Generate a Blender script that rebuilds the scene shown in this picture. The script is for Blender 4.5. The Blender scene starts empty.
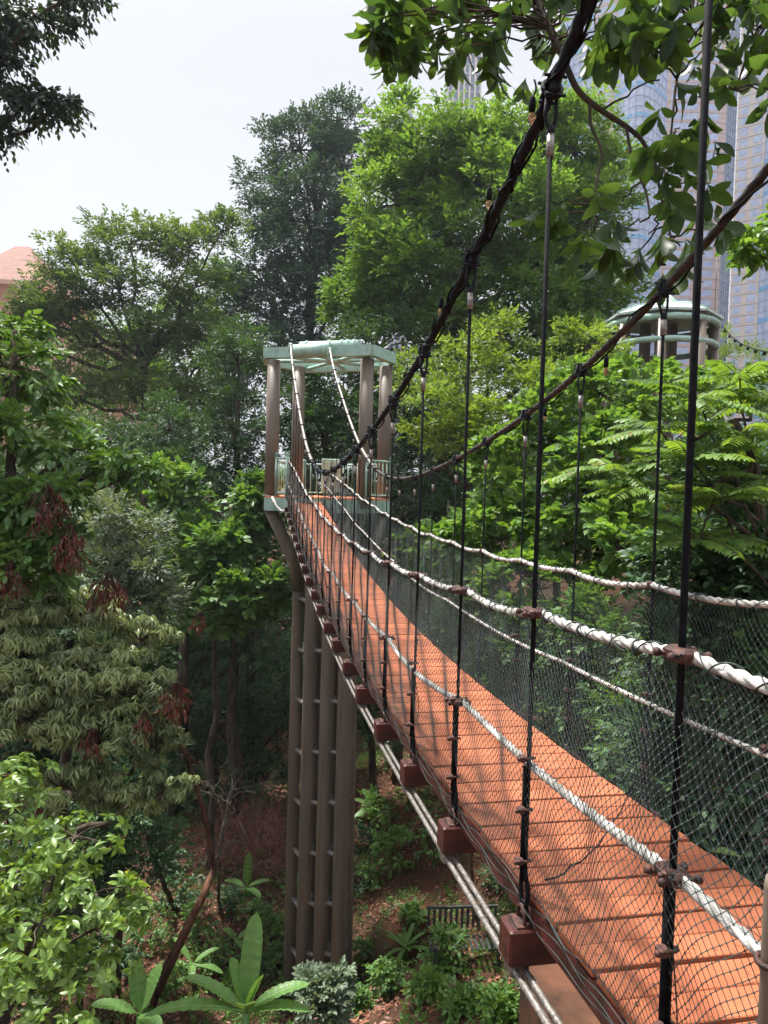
import bpy, math
import numpy as np
from mathutils import Matrix, Vector
rng = np.random.default_rng(7)
C = bpy.context.scene.collection
PI = math.pi

# ------------------------------------------------------------------ camera
FPX, PIT, ROL, YAW = 717.4, 0.0324, 0.0278, 0.1896
_F = np.array([math.sin(YAW)*math.cos(PIT), math.cos(YAW)*math.cos(PIT), -math.sin(PIT)])
_R = np.array([math.cos(YAW), -math.sin(YAW), 0.0])
_U = np.cross(_R, _F)
RR = _R*math.cos(ROL) + _U*math.sin(ROL)
UU = -_R*math.sin(ROL) + _U*math.cos(ROL)
cd = bpy.data.cameras.new("camera"); cam = bpy.data.objects.new("camera", cd); C.objects.link(cam)
cd.lens = FPX/1024*36; cd.sensor_width = 36; cd.clip_start = 0.05; cd.clip_end = 3000
cam.matrix_world = Matrix([[RR[0], UU[0], -_F[0], 0], [RR[1], UU[1], -_F[1], 0], [RR[2], UU[2], -_F[2], 0], [0, 0, 0, 1]])
bpy.context.scene.camera = cam

def at(px, py, d):
    """survey helper: direction (px, py) of the photo at distance d (metres)"""
    return d*(_F + RR*(px-384)/FPX - UU*(py-512)/FPX)

# ------------------------------------------------------------------ materials
def nmat(name):
    m = bpy.data.materials.new(name); m.use_nodes = True
    nt = m.node_tree; b = nt.nodes["Principled BSDF"]
    return m, nt, b

def noise_mat(name, c1, c2, scale=4, rough=0.6, metal=0, bump=0.0, bscale=None, detail=6, spec=0.5, lo=0.35, hi=0.65, stretch=None):
    m, nt, b = nmat(name); N = nt.nodes; Lk = nt.links
    tc = N.new("ShaderNodeTexCoord"); mp = N.new("ShaderNodeMapping"); Lk.new(tc.outputs["Object"], mp.inputs[0])
    if stretch: mp.inputs["Scale"].default_value = stretch
    n = N.new("ShaderNodeTexNoise"); n.inputs["Scale"].default_value = scale; n.inputs["Detail"].default_value = detail
    Lk.new(mp.outputs[0], n.inputs["Vector"])
    r = N.new("ShaderNodeValToRGB"); r.color_ramp.elements[0].position = lo; r.color_ramp.elements[1].position = hi
    r.color_ramp.elements[0].color = (*c1, 1); r.color_ramp.elements[1].color = (*c2, 1)
    Lk.new(n.outputs["Fac"], r.inputs[0]); Lk.new(r.outputs[0], b.inputs["Base Color"])
    b.inputs["Roughness"].default_value = rough; b.inputs["Metallic"].default_value = metal
    b.inputs["Specular IOR Level"].default_value = spec
    if bump:
        n2 = N.new("ShaderNodeTexNoise"); n2.inputs["Scale"].default_value = bscale or scale*5; n2.inputs["Detail"].default_value = 5
        Lk.new(mp.outputs[0], n2.inputs["Vector"])
        bp = N.new("ShaderNodeBump"); bp.inputs["Strength"].default_value = bump; bp.inputs["Distance"].default_value = 0.02
        Lk.new(n2.outputs["Fac"], bp.inputs["Height"]); Lk.new(bp.outputs[0], b.inputs["Normal"])
    return m

def leaf_mat(name, c1, c2, c3=None, trans=0.35, rough=0.5, spec=0.35, tc=None):
    """leaf: every leaf has its own tint from the mesh's random attribute 'tint'"""
    m, nt, b = nmat(name); N = nt.nodes; Lk = nt.links
    if 'dead' not in name and 'litter' not in name: c1 = tuple(x*k for x, k in zip(c1, (1.10, 1.15, 1.4))); c2 = tuple(x*k for x, k in zip(c2, (1.26, 1.33, 1.45)))
    a = N.new("ShaderNodeAttribute"); a.attribute_name = "tint"
    r = N.new("ShaderNodeValToRGB"); e = r.color_ramp.elements
    e[0].position = 0.0; e[0].color = (*c1, 1); e[1].position = 0.9; e[1].color = (*c2, 1)
    if c3:
        x = e.new(0.97); x.color = (*c3, 1)
    Lk.new(a.outputs["Fac"], r.inputs[0]); Lk.new(r.outputs[0], b.inputs["Base Color"])
    b.inputs["Roughness"].default_value = rough; b.inputs["Specular IOR Level"].default_value = spec
    t = N.new("ShaderNodeBsdfTranslucent"); mx = N.new("ShaderNodeMixShader"); mx.inputs[0].default_value = trans
    g = N.new("ShaderNodeMix"); g.data_type = 'RGBA'; g.blend_type = 'MULTIPLY'; g.inputs[0].default_value = 1
    Lk.new(r.outputs[0], g.inputs[6]); g.inputs[7].default_value = tc or (1.9, 1.7, 0.7, 1)
    Lk.new(g.outputs[2], t.inputs["Color"])
    Lk.new(b.outputs[0], mx.inputs[1]); Lk.new(t.outputs[0], mx.inputs[2])
    Lk.new(mx.outputs[0], N["Material Output"].inputs["Surface"])
    return m

M = {}
M['steel_dark'] = noise_mat("dark_steel", (.007, .009, .014), (.015, .017, .023), 30, .7, .0, .3, spec=.2)
M['steel_worn'] = noise_mat('worn_steel', (.016, .014, .014), (.075, .062, .055), 12, .65, .1, .3, spec=.3)
M['rod'] = noise_mat("dark_rod", (.007, .008, .010), (.014, .015, .017), 40, .8, .0, spec=.06)
M['clip'] = noise_mat("rusty_clip", (.02, .014, .013), (.115, .045, .032), 60, .55, .3, .3)
M['galv'] = noise_mat("galvanised_cable", (.16, .14, .125), (.36, .33, .31), 60, .42, .6, .2, 150)
M['rope'] = noise_mat("white_rope", (.24, .225, .20), (.60, .585, .55), 7, .9, 0, .35, 300, spec=.2, lo=.3, hi=.62)
M['net'] = noise_mat("dark_net", (.009, .013, .013), (.022, .046, .042), 9, .6, 0)
M['red_steel'] = noise_mat("oxide_red_steel", (.030, .008, .006), (.095, .020, .014), 12, .5, .0, .25, 60)
M['taupe'] = noise_mat("taupe_paint", (.135, .105, .078), (.185, .146, .112), 3, .5, 0, .12, 40, stretch=(1, 1, .15))
def streak(m, k=.55, sc=(7, 7, .5), col=(.30, .27, .20, 1), lo=.50, hi=.72):
    nt = m.node_tree; N = nt.nodes; Lk = nt.links; b = N["Principled BSDF"]; src = b.inputs["Base Color"].links[0].from_socket
    tc = N.new("ShaderNodeTexCoord"); mp = N.new("ShaderNodeMapping"); mp.inputs["Scale"].default_value = sc; Lk.new(tc.outputs["Object"], mp.inputs[0])
    n = N.new("ShaderNodeTexNoise"); n.inputs["Scale"].default_value = 1.; n.inputs["Detail"].default_value = 7; n.inputs["Roughness"].default_value = .65; Lk.new(mp.outputs[0], n.inputs["Vector"])
    r = N.new("ShaderNodeValToRGB"); r.color_ramp.elements[0].position = lo; r.color_ramp.elements[1].position = hi
    r.color_ramp.elements[0].color = (1, 1, 1, 1); r.color_ramp.elements[1].color = col; Lk.new(n.outputs[0], r.inputs[0])
    g = N.new("ShaderNodeMix"); g.data_type = 'RGBA'; g.blend_type = 'MULTIPLY'; g.inputs[0].default_value = k
    Lk.new(src, g.inputs[6]); Lk.new(r.outputs[0], g.inputs[7]); Lk.new(g.outputs[2], b.inputs["Base Color"]); return m
streak(M['taupe'])
M['teal'] = noise_mat("pale_teal_paint", (.30, .46, .39), (.40, .57, .49), 5, .6, 0, .1, 50)
M['roofteal'] = noise_mat("weathered_teal_roof", (.38, .52, .47), (.62, .70, .66), 3, .5, 0, .15, 20)
streak(M['teal'], .5, (5, 5, 1.2)); streak(M['roofteal'], .5, (4, 4, 1)); streak(M['red_steel'], .6, (9, 9, 3), (.35, .3, .28, 1))
M['orange_floor'] = noise_mat("orange_floor", (.50, .15, .06), (.62, .21, .09), 8, .75)
M['bark'] = noise_mat("bark", (.028, .022, .017), (.10, .078, .058), 6, .9, 0, .8, 25, stretch=(1, 1, .3), spec=.2)
M['bark_pale'] = noise_mat("pale_bark", (.07, .06, .05), (.19, .165, .14), 6, .9, 0, .8, 25, stretch=(1, 1, .3), spec=.2)
M['bark_red'] = noise_mat("red_brown_bark", (.05, .026, .017), (.17, .080, .050), 5, .9, 0, .8, 22, stretch=(1, 1, .3), spec=.2)
M['twig_red'] = noise_mat("dead_red_twigs", (.13, .055, .042), (.34, .17, .13), 4, .9, spec=.2)
M['concrete'] = noise_mat("stained_concrete", (.045, .025, .016), (.12, .052, .030), 2.2, .9, 0, .4, 20, spec=.2)
M['grey_metal'] = noise_mat("grey_metal", (.035, .04, .04), (.09, .095, .09), 10, .5, .5)

# deck: orange anti-slip paint, scuffed and dirty
def deck_mat():
    m, nt, b = nmat("orange_deck"); N = nt.nodes; Lk = nt.links
    tc = N.new("ShaderNodeTexCoord")
    n = N.new("ShaderNodeTexNoise"); n.inputs["Scale"].default_value = 2.2; n.inputs["Detail"].default_value = 8; n.inputs["Roughness"].default_value = .7
    Lk.new(tc.outputs["Object"], n.inputs[0])
    r = N.new("ShaderNodeValToRGB"); e = r.color_ramp.elements
    e[0].position = .25; e[0].color = (.33, .096, .042, 1); e[1].position = .75; e[1].color = (.47, .160, .074, 1)
    Lk.new(n.outputs["Fac"], r.inputs[0])
    n2 = N.new("ShaderNodeTexNoise"); n2.inputs["Scale"].default_value = 45; n2.inputs["Detail"].default_value = 4
    Lk.new(tc.outputs["Object"], n2.inputs[0])
    r2 = N.new("ShaderNodeValToRGB"); e = r2.color_ramp.elements
    e[0].position = .27; e[0].color = (.45, .40, .38, 1); e[1].position = .40; e[1].color = (1, 1, 1, 1)
    Lk.new(n2.outputs["Fac"], r2.inputs[0])
    a = N.new("ShaderNodeAttribute"); a.attribute_name = "tint"
    r3 = N.new("ShaderNodeValToRGB"); e = r3.color_ramp.elements
    e[0].color = (.70, .68, .68, 1); e[1].color = (1.08, 1.06, 1.05, 1); Lk.new(a.outputs["Fac"], r3.inputs[0])
    g = N.new("ShaderNodeMix"); g.data_type = 'RGBA'; g.blend_type = 'MULTIPLY'; g.inputs[0].default_value = 1
    Lk.new(r.outputs[0], g.inputs[6]); Lk.new(r2.outputs[0], g.inputs[7])
    g2 = N.new("ShaderNodeMix"); g2.data_type = 'RGBA'; g2.blend_type = 'MULTIPLY'; g2.inputs[0].default_value = 1
    Lk.new(g.outputs[2], g2.inputs[6]); Lk.new(r3.outputs[0], g2.inputs[7])
    Lk.new(g2.outputs[2], b.inputs["Base Color"]); b.inputs["Roughness"].default_value = .8; b.inputs["Specular IOR Level"].default_value = .3
    bp = N.new("ShaderNodeBump"); bp.inputs["Strength"].default_value = .3; bp.inputs["Distance"].default_value = .004
    Lk.new(n2.outputs["Fac"], bp.inputs["Height"]); Lk.new(bp.outputs[0], b.inputs["Normal"])
    return m
M['deck'] = streak(deck_mat(), .4, (2.6, .9, 2), (.50, .42, .38, 1), .52, .70)

def glass_mat(name, c1, c2, rough=.08):
    m = noise_mat(name, c1, c2, .6, rough, 0.0, 0, spec=.8)
    return m
M['glass_blue'] = glass_mat("blue_curtain_glass", (.30, .40, .62), (.50, .58, .76), .35)
M['glass_sky'] = glass_mat("pale_blue_glass", (.08, .34, .66), (.16, .46, .78), .25)
M['glass_dark'] = glass_mat("dark_window_glass", (.02, .05, .14), (.05, .10, .24), .1)
M['stone_pink'] = noise_mat("pink_beige_panel", (.56, .37, .30), (.66, .46, .38), .4, .7)
M['stone_pale'] = noise_mat("pale_panel", (.58, .50, .44), (.68, .60, .53), .4, .7)
M['mullion'] = noise_mat("grey_mullion", (.16, .22, .34), (.25, .31, .44), 1, .5)
M['salmon'] = noise_mat("salmon_wall", (.42, .21, .15), (.50, .26, .19), .6, .8)
M['salmon_pale'] = noise_mat("pale_salmon_trim", (.62, .38, .29), (.68, .45, .35), .6, .8)
M['tile_roof'] = noise_mat("terracotta_roof", (.17, .065, .045), (.25, .10, .07), 2, .8)

def bulb_mat():
    m, nt, b = nmat("amber_bulb_glass")
    b.inputs["Base Color"].default_value = (.85, .50, .28, 1); b.inputs["Transmission Weight"].default_value = .75
    b.inputs["Roughness"].default_value = .08; b.inputs["IOR"].default_value = 1.15
    return m
M['bulb'] = bulb_mat()

L = {}
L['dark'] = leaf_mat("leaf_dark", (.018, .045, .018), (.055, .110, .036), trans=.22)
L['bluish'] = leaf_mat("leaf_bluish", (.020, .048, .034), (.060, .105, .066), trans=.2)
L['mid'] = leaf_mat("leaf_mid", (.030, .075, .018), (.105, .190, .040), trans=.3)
L['fresh'] = leaf_mat("leaf_fresh", (.038, .090, .020), (.130, .225, .042), (.24, .29, .05), trans=.38)
L['yellow'] = leaf_mat("leaf_yellow_green", (.05, .10, .018), (.15, .215, .035), (.28, .24, .06), trans=.38)
L['umbrella'] = leaf_mat("leaf_olive", (.030, .062, .024), (.110, .165, .045), (.26, .32, .06), trans=.3)
L['droop'] = leaf_mat("leaf_grey_green", (.035, .058, .020), (.25, .285, .105), (.20, .17, .05), trans=.25, rough=.38, spec=.5)
L['ash'] = leaf_mat("leaf_ash_green", (.06, .085, .045), (.15, .19, .11), (.20, .15, .09), trans=.25)
L['whorl'] = leaf_mat("leaf_bright_whorl", (.040, .090, .018), (.180, .265, .048), (.26, .28, .06), trans=.33, rough=.35, spec=.5)
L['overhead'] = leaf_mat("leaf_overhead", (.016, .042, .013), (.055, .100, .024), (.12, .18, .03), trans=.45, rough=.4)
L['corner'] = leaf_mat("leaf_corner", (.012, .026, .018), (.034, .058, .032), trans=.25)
L['banana'] = leaf_mat("leaf_banana", (.085, .17, .04), (.14, .25, .06), trans=.35, rough=.38, spec=.5)
L['frond'] = leaf_mat("leaf_frond", (.055, .11, .018), (.13, .215, .035), (.24, .20, .07), trans=.38)
L['red'] = leaf_mat("leaf_dead_red", (.045, .014, .011), (.17, .050, .032), trans=.2, tc=(1.5, 1, .8, 1))
L['litter'] = leaf_mat("leaf_litter", (.09, .036, .022), (.34, .14, .08), (.38, .2, .1), trans=.1, tc=(1, 1, 1, 1))
L['rail'] = L['litter']

# ------------------------------------------------------------------ mesh builder
class MB:
    def __init__(s): s.v = []; s.f = []; s.t = []; s.n = 0; s.sm = []
    def add(s, v, f, tint=None, smooth=False):
        """v (n,3); f (m,k) array"""
        v = np.asarray(v, float).reshape(-1, 3); f = np.asarray(f, int)
        s.v.append(v); s.f.append(f+s.n); s.n += len(v); s.sm.append(np.full(len(f), smooth))
        s.t.append(np.full(len(f), .5) if tint is None else np.asarray(tint, float))
        return s
    def box(s, c, size, rot=None, tint=None):
        x, y, z = np.array(size)/2
        v = np.array([[-x, -y, -z], [x, -y, -z], [x, y, -z], [-x, y, -z], [-x, -y, z], [x, -y, z], [x, y, z], [-x, y, z]])
        if rot is not None: v = v@np.asarray(rot).T
        f = [[0, 3, 2, 1], [4, 5, 6, 7], [0, 1, 5, 4], [1, 2, 6, 5], [2, 3, 7, 6], [3, 0, 4, 7]]
        return s.add(v+np.array(c), f, None if tint is None else np.full(6, tint))
    def bbox(s, c, size, bev=.01, rot=None):
        """box with chamfered vertical and horizontal edges"""
        x, y, z = np.array(size)/2; b = bev
        pts = []
        for zz, ins in ((-z, b), (-z+b, 0), (z-b, 0), (z, b)):
            X, Y = x-ins, y-ins
            for (sx, sy, dx, dy) in ((1, -1, 0, b), (1, 1, 0, -b), (1, 1, -b, 0), (-1, 1, b, 0), (-1, 1, 0, -b), (-1, -1, 0, b), (-1, -1, b, 0), (1, -1, -b, 0)):
                pts.append((sx*X+dx, sy*Y+dy, zz))
        v = np.array(pts)
        if rot is not None: v = v@np.asarray(rot).T
        v = v+np.array(c); q = []
        for r in range(3):
            for i in range(8):
                j = (i+1) % 8; q.append([r*8+i, r*8+j, (r+1)*8+j, (r+1)*8+i])
        s.add(v, q); n0 = s.n-32
        s.f.append(np.array([[n0+7-i for i in range(8)], [n0+24+i for i in range(8)]])); s.t.append(np.full(2, .5)); s.sm.append(np.full(2, False))
        return s
    def tube(s, pts, rad, sides=8, cap=True, tint=None, smooth=True, lobes=0, lobe=0., pitch=.1):
        pts = np.asarray(pts, float); n = len(pts)
        rad = np.broadcast_to(np.asarray(rad, float), (n,))
        T = np.gradient(pts, axis=0); T /= np.linalg.norm(T, axis=1)[:, None]+1e-12
        ref = np.array([0, 0, 1.]) if abs(T[:, 2]).mean() < .8 else np.array([0, 1., 0])
        A = np.cross(T, ref); A /= np.linalg.norm(A, axis=1)[:, None]+1e-12
        B = np.cross(T, A)
        ang = np.arange(sides)*2*PI/sides
        if lobes:
            ln = np.concatenate([[0], np.cumsum(np.linalg.norm(np.diff(pts, axis=0), axis=1))])
            ph = ln/pitch*2*PI
            rr = rad[:, None]*(1-lobe+lobe*2*np.abs(np.cos(lobes/2*(ang[None]-ph[:, None]))))
        else: rr = rad[:, None]*np.ones(sides)[None]
        v = pts[:, None]+rr[..., None]*(A[:, None]*np.cos(ang)[None, :, None]+B[:, None]*np.sin(ang)[None, :, None])
        i = np.arange(n-1)[:, None]*sides; j = np.arange(sides)[None]; k = (j+1) % sides
        f = np.stack([i+j, i+k, i+sides+k, i+sides+j], -1).reshape(-1, 4)
        s.add(v, f, None if tint is None else np.full(len(f), tint), smooth)
        if cap and sides > 3:
            n0 = s.n-n*sides
            s.f.append(np.array([list(n0+np.arange(sides)[::-1]), list(n0+(n-1)*sides+np.arange(sides))])); s.t.append(np.full(2, .5 if tint is None else tint)); s.sm.append(np.full(2, False))
        return s
    def cyl(s, a, b, r, sides=12, r2=None): return s.tube([a, b], [r, r if r2 is None else r2], sides)
    def torus(s, c, ax1, ax2, R, r, n=14, m=6, arc=2*PI, a0=0):
        c = np.array(c, float); ax1 = np.array(ax1, float); ax2 = np.array(ax2, float)
        t = a0+np.linspace(0, arc, n)
        return s.tube(c+R*(np.cos(t)[:, None]*ax1+np.sin(t)[:, None]*ax2), r, m)
    def ball(s, c, r, sc=(1, 1, 1), n=10, m=6):
        th = np.linspace(0.001, PI-.001, m+1); rr = np.sin(th)
        v = np.stack([rr[:, None]*np.cos(np.arange(n)*2*PI/n)[None], rr[:, None]*np.sin(np.arange(n)*2*PI/n)[None], np.repeat(np.cos(th)[:, None], n, 1)], -1)*r*np.array(sc)+np.array(c)
        i = np.arange(m)[:, None]*n; j = np.arange(n)[None]; k = (j+1) % n
        return s.add(v, np.stack([i+j, i+n+j, i+n+k, i+k], -1).reshape(-1, 4), smooth=True)
    def prism(s, poly, z0, z1):
        poly = np.asarray(poly, float); n = len(poly)
        v = np.concatenate([np.c_[poly, np.full(n, z0)], np.c_[poly, np.full(n, z1)]])
        q = [[i, (i+1) % n, n+(i+1) % n, n+i] for i in range(n)]
        s.add(v, q); n0 = s.n-2*n
        s.f.append(np.array([list(n0+np.arange(n)[::-1]), list(n0+n+np.arange(n))])); s.t.append(np.full(2, .5)); s.sm.append(np.full(2, False))
        return s
    def build(s, name, mat, parent=None, origin=(0, 0, 0)):
        me = bpy.data.meshes.new(name)
        origin = np.array(origin, float)
        v = np.concatenate(s.v)-origin
        me.vertices.add(len(v)); me.vertices.foreach_set("co", v.astype(np.float32).ravel())
        loops = np.concatenate([f.ravel() for f in s.f]); tot = np.concatenate([np.full(len(f), f.shape[1]) for f in s.f])
        st = np.concatenate([[0], np.cumsum(tot)[:-1]])
        me.loops.add(len(loops)); me.loops.foreach_set("vertex_index", loops.astype(np.int32))
        me.polygons.add(len(tot)); me.polygons.foreach_set("loop_start", st.astype(np.int32)); me.polygons.foreach_set("loop_total", tot.astype(np.int32))
        me.polygons.foreach_set("use_smooth", np.concatenate(s.sm))
        a = me.attributes.new("tint", 'FLOAT', 'FACE'); a.data.foreach_set("value", np.concatenate(s.t).astype(np.float32))
        me.update(calc_edges=True)
        me.materials.append(M[mat] if isinstance(mat, str) and mat in M else (L[mat] if isinstance(mat, str) else mat))
        o = bpy.data.objects.new(name, me); C.objects.link(o)
        if parent is not None:
            o.parent = parent
            pl = Vector(parent.location)
            if parent.parent: pl = pl+Vector(parent.parent.location)
            o.location = Vector(origin)-pl
        else: o.location = origin
        return o

def thing(name, label, cat, loc=(0, 0, 0), group=None):
    o = bpy.data.objects.new(name, None); C.objects.link(o); o.location = loc; o.empty_display_size = .3
    return tag(o, label, cat, group)
def tag(o, label, cat, group=None):
    o['label'] = label; o['category'] = cat
    if group: o['group'] = group
    return o
def struct(o, kind='structure'): o['kind'] = kind; return o
def dup(root, loc, label=None, rotz=0., scale=None, group=None):
    def cp(o, par):
        c = o.copy(); C.objects.link(c)
        if par is not None: c.parent = par
        for ch in kids.get(o.name, []): cp(ch, c)
        return c
    kids = {}
    for o in list(root.children_recursive): kids.setdefault(o.parent.name, []).append(o)
    r = cp(root, None); r.location = loc; r.rotation_euler = (0, 0, rotz)
    if scale: r.scale = (scale,)*3
    if label: r['label'] = label
    if group: r['group'] = group
    return r

def nrm(a): return a/(np.linalg.norm(a, axis=-1, keepdims=True)+1e-12)

# ------------------------------------------------------------------ leaves
def tpl_simple(w=.24):   # two folded triangles
    return np.array([[0, 0, 0], [w, .45, .07], [0, 1, -.06], [-w, .45, .07]]), np.array([[0, 1, 2], [0, 2, 3]])
def tpl_blade(ws, curve=.25, fold=.25, rows=None):
    """leaf blade: ws = half widths at equally spaced rows from base to tip"""
    n = len(ws); y = np.linspace(0, 1, n); z = -curve*y**2
    v = []
    for i in range(n):
        v += [[-ws[i], y[i], z[i]+fold*ws[i]], [0, y[i], z[i]], [ws[i], y[i], z[i]+fold*ws[i]]]
    f = []
    for i in range(n-1):
        a = 3*i; f += [[a, a+1, a+4, a+3], [a+1, a+2, a+5, a+4]]
    return np.array(v), np.array(f)
TP = {'simple': tpl_simple(), 'thin': tpl_simple(.13), 'round': tpl_simple(.38),
      'oval': tpl_blade([.02, .2, .27, .2, .01], .2, .3),
      'obov': tpl_blade([.02, .07, .15, .22, .26, .255, .19, .02], .30, .22),
      'narrow': tpl_blade([.02, .13, .15, .1, .005], .25, .3),
      'heart': tpl_blade([.22, .42, .36, .16, .01], .15, .2)}
def leaves(mb, P, D, Nn, S, tpl='simple', wscale=1., tint=None):
    v, f = TP[tpl] if isinstance(tpl, str) else tpl
    P = np.asarray(P).reshape(-1, 3); D = nrm(np.asarray(D).reshape(-1, 3)); Nn = np.asarray(Nn).reshape(-1, 3)
    X = nrm(np.cross(D, Nn)); Z = np.cross(X, D)
    S = np.broadcast_to(np.asarray(S, float).ravel() if np.ndim(S) else S, (len(P),))[:, None, None]
    W = v[None, :, 0:1]*wscale*X[:, None]+v[None, :, 1:2]*D[:, None]+v[None, :, 2:3]*Z[:, None]
    V = P[:, None]+S*W
    F = (np.arange(len(P))[:, None, None]*len(v)+f[None]).reshape(-1, f.shape[1])
    tint = rng.random(len(P)) if tint is None else np.broadcast_to(tint, (len(P),))
    mb.add(V.reshape(-1, 3), F, np.repeat(tint, len(f)), smooth=(len(f) > 2))

def sprays(mb, P, D, Lg, n, size, angle=.9, droop=.15, tpl='simple', up=(0, 0, 1), jit=.35, whorl=False, wscale=1., tintbase=None):
    P = np.asarray(P).reshape(-1, 3); D = nrm(np.asarray(D).reshape(-1, 3)); m = len(P)
    upv = nrm(np.asarray(up, float)+rng.normal(0, .25, (m, 3)))
    S = nrm(np.cross(D, upv)); N = np.cross(S, D)
    t = (np.arange(n)+.6)/n
    Lg = np.broadcast_to(np.asarray(Lg, float), (m,))
    if whorl:
        pos = P[:, None]+D[:, None]*(Lg[:, None]*(.85+.15*t)[None])[..., None]
        ph = (np.arange(n)*2.4)[None]+rng.random((m, 1))*6.3
        a = angle+rng.normal(0, .18, (m, n))
        rad = S[:, None]*np.cos(ph)[..., None]+N[:, None]*np.sin(ph)[..., None]
        ld = D[:, None]*np.cos(a)[..., None]+rad*np.sin(a)[..., None]
        nn = D[:, None]*np.sin(a)[..., None]-rad*np.cos(a)[..., None]
    else:
        pos = P[:, None]+D[:, None]*(Lg[:, None]*t[None])[..., None]
        side = np.where(np.arange(n) % 2, 1, -1)
        a = angle*(1-.45*t)[None]+rng.normal(0, .15, (m, n))
        ld = D[:, None]*np.cos(a)[..., None]+S[:, None]*(side[None]*np.sin(a))[..., None]
        nn = np.repeat(N[:, None], n, 1)
    pos = pos+np.array([0, 0, -1.])*(droop*Lg[:, None]*(t**2)[None])[..., None]
    ld = nrm(ld+rng.normal(0, jit*.5, (m, n, 3))+np.array([0, 0, -droop]))
    nn = nrm(nn+rng.normal(0, jit, (m, n, 3)))
    sz = size*(1-.25*abs(t-.5))[None]*rng.uniform(.75, 1.2, (m, n))
    if tintbase is None: tintbase = rng.random(m)
    tint = np.clip(.62*tintbase[:, None]+.38*rng.random((m, n)), 0, 1)
    leaves(mb, pos.reshape(-1, 3), ld.reshape(-1, 3), nn.reshape(-1, 3), sz.ravel(), tpl, wscale, tint.ravel())

def curve(a, b, bend=(0, 0, 0), n=8, jit=0.):
    a = np.array(a, float); b = np.array(b, float); t = np.linspace(0, 1, n)[:, None]
    p = a*(1-t)+b*t+4*t*(1-t)*np.array(bend)
    if jit: p[1:-1] += rng.normal(0, jit, (n-2, 3))
    return p

def crown(mbL, mbW, hub, c, r, K, T, n, size, tpl='simple', flat=.5, sub=.34, twig=.5, outward=.7, upb=.35, droop=.15, angle=.9, whorl=False, wood=True, jit=.35, shell=.45, wr=.03, wscale=1.):
    """one bough of a crown: K sub-clumps in an ellipsoid (c, r), T twigs each, n leaves a twig"""
    c = np.array(c, float); r = np.array(r, float)
    u = nrm(rng.normal(size=(K, 3))); rad = (shell+(1-shell)*rng.random(K)**.7)[:, None]
    sc = c+u*rad*r
    rs = sub*r.mean()*rng.uniform(.6, 1.25, K)
    cl_t = rng.random(K)
    if wood:
        for k in range(K):
            if rng.random() < .6:
                mbW.tube(curve(hub, sc[k], (0, 0, .12*np.linalg.norm(sc[k]-hub)), 6, .04*rs[k]), np.linspace(wr, wr*.2, 6), 5, cap=False)
    off = nrm(rng.normal(size=(K, T, 3)))*(rng.random((K, T, 1))**.45)*np.array([1, 1, flat])
    P = (sc[:, None]+off*rs[:, None, None]).reshape(-1, 3)
    D = nrm(nrm(off.reshape(-1, 3))*outward+np.repeat(u, T, 0)*.35+np.array([0, 0, upb])+rng.normal(0, .35, (K*T, 3)))
    tb = np.clip(np.repeat(cl_t, T)*.6+rng.random(K*T)*.4, 0, 1)
    sprays(mbL, P, D, twig*rng.uniform(.6, 1.2, K*T), n, size, angle, droop, tpl, jit=jit, whorl=whorl, tintbase=tb, wscale=wscale)
    return sc

def tree(name, label, cat, base, top, blobs, mat, bark='bark', r0=.25, K=16, T=26, n=6, size=.2, group=None, hubs=None, trunk_bend=(0, 0, 0), **kw):
    """blobs: (px, py, dist, rpx, rpy[, depth radius m]) measured crown boughs"""
    base = np.array(base, float); top = np.array(top, float)
    root = thing(name, label, cat, base, group)
    wr = kw.pop('wr', r0*.13); W = MB(); Lf = MB()
    tr = curve(base, top, trunk_bend, 10, .02*np.linalg.norm(top-base)/3); W.tube(tr, np.linspace(r0, r0*.35, 10), 9)
    for b in blobs:
        px, py, d, rx, ry = b[:5]
        c = at(px, py, d); rxm = rx*d/FPX; rym = ry*d/FPX; rd = b[5] if len(b) > 5 else rxm*.9
        # limb from the trunk point below the bough
        zt = np.clip((c[2]-rym*.9-base[2])/(top[2]-base[2]+1e-6), .25, .95); i = int(zt*9)
        Ln = np.linalg.norm(c-tr[i])
        W.tube(curve(tr[i], c, (0, 0, -.08*Ln), 8, .02*Ln), np.linspace(r0*.42, r0*.12, 8), 7, cap=False)
        vol = max(.3, (rx*ry)/(40.*40.))
        crown(Lf, W, c, c, (rxm, rd, rym), max(3, int(K*vol)), T, n, size, wr=wr, **kw)
    W.build('trunk', bark, root); Lf.build('crown', mat, root)
    return root

# ================================================================== SUSPENSION BRIDGE
SP, Y0 = 0.9, 2.446
_kd = np.arange(-3, 20)
_zd = np.array([-1.45, -1.52, -1.59, -1.65, -1.70, -1.74, -1.77, -1.78, -1.78, -1.75, -1.72, -1.66, -1.60, -1.51, -1.42, -1.31, -1.20, -1.08, -.96, -.84, -.72, -.62, -.52])
_pd = np.polyfit(_kd, _zd, 5)
_kc = np.array([-4, -3, -2, -1, 0, 1, 2, 3, 4, 5, 6, 7, 8, 9, 10, 11, 12.1, 13.7, 16.3, 18.1])
_zc = np.array([4.2, 3.4, 2.65, 1.93, 1.40, 1.07, .81, .60, .44, .31, .21, .16, .15, .19, .31, .50, .82, 1.38, 2.55, 3.5])
_pc = np.polyfit(_kc, _zc, 7)
def kof(y): return (y-Y0)/SP
def zbeam(k): return np.polyval(_pd, k)
def zdeck(y): return zbeam(kof(y))+.18
def zcab(k): return np.polyval(_pc, k)
XB0, XB1 = .965, 2.13       # ends of the cross beams
XD0, XD1 = 1.06, 1.93      # deck edges
XHL, XHR = 1.035, 2.06      # hanger planes
YE = Y0+18.35*SP           # far end of the deck
YS = .35                   # near end of the deck
bridge = thing('suspension_bridge', 'long narrow rope-railed footbridge with orange plank deck, dark cables and nets', 'bridge', (1.5, 0, -1.8))

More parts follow.
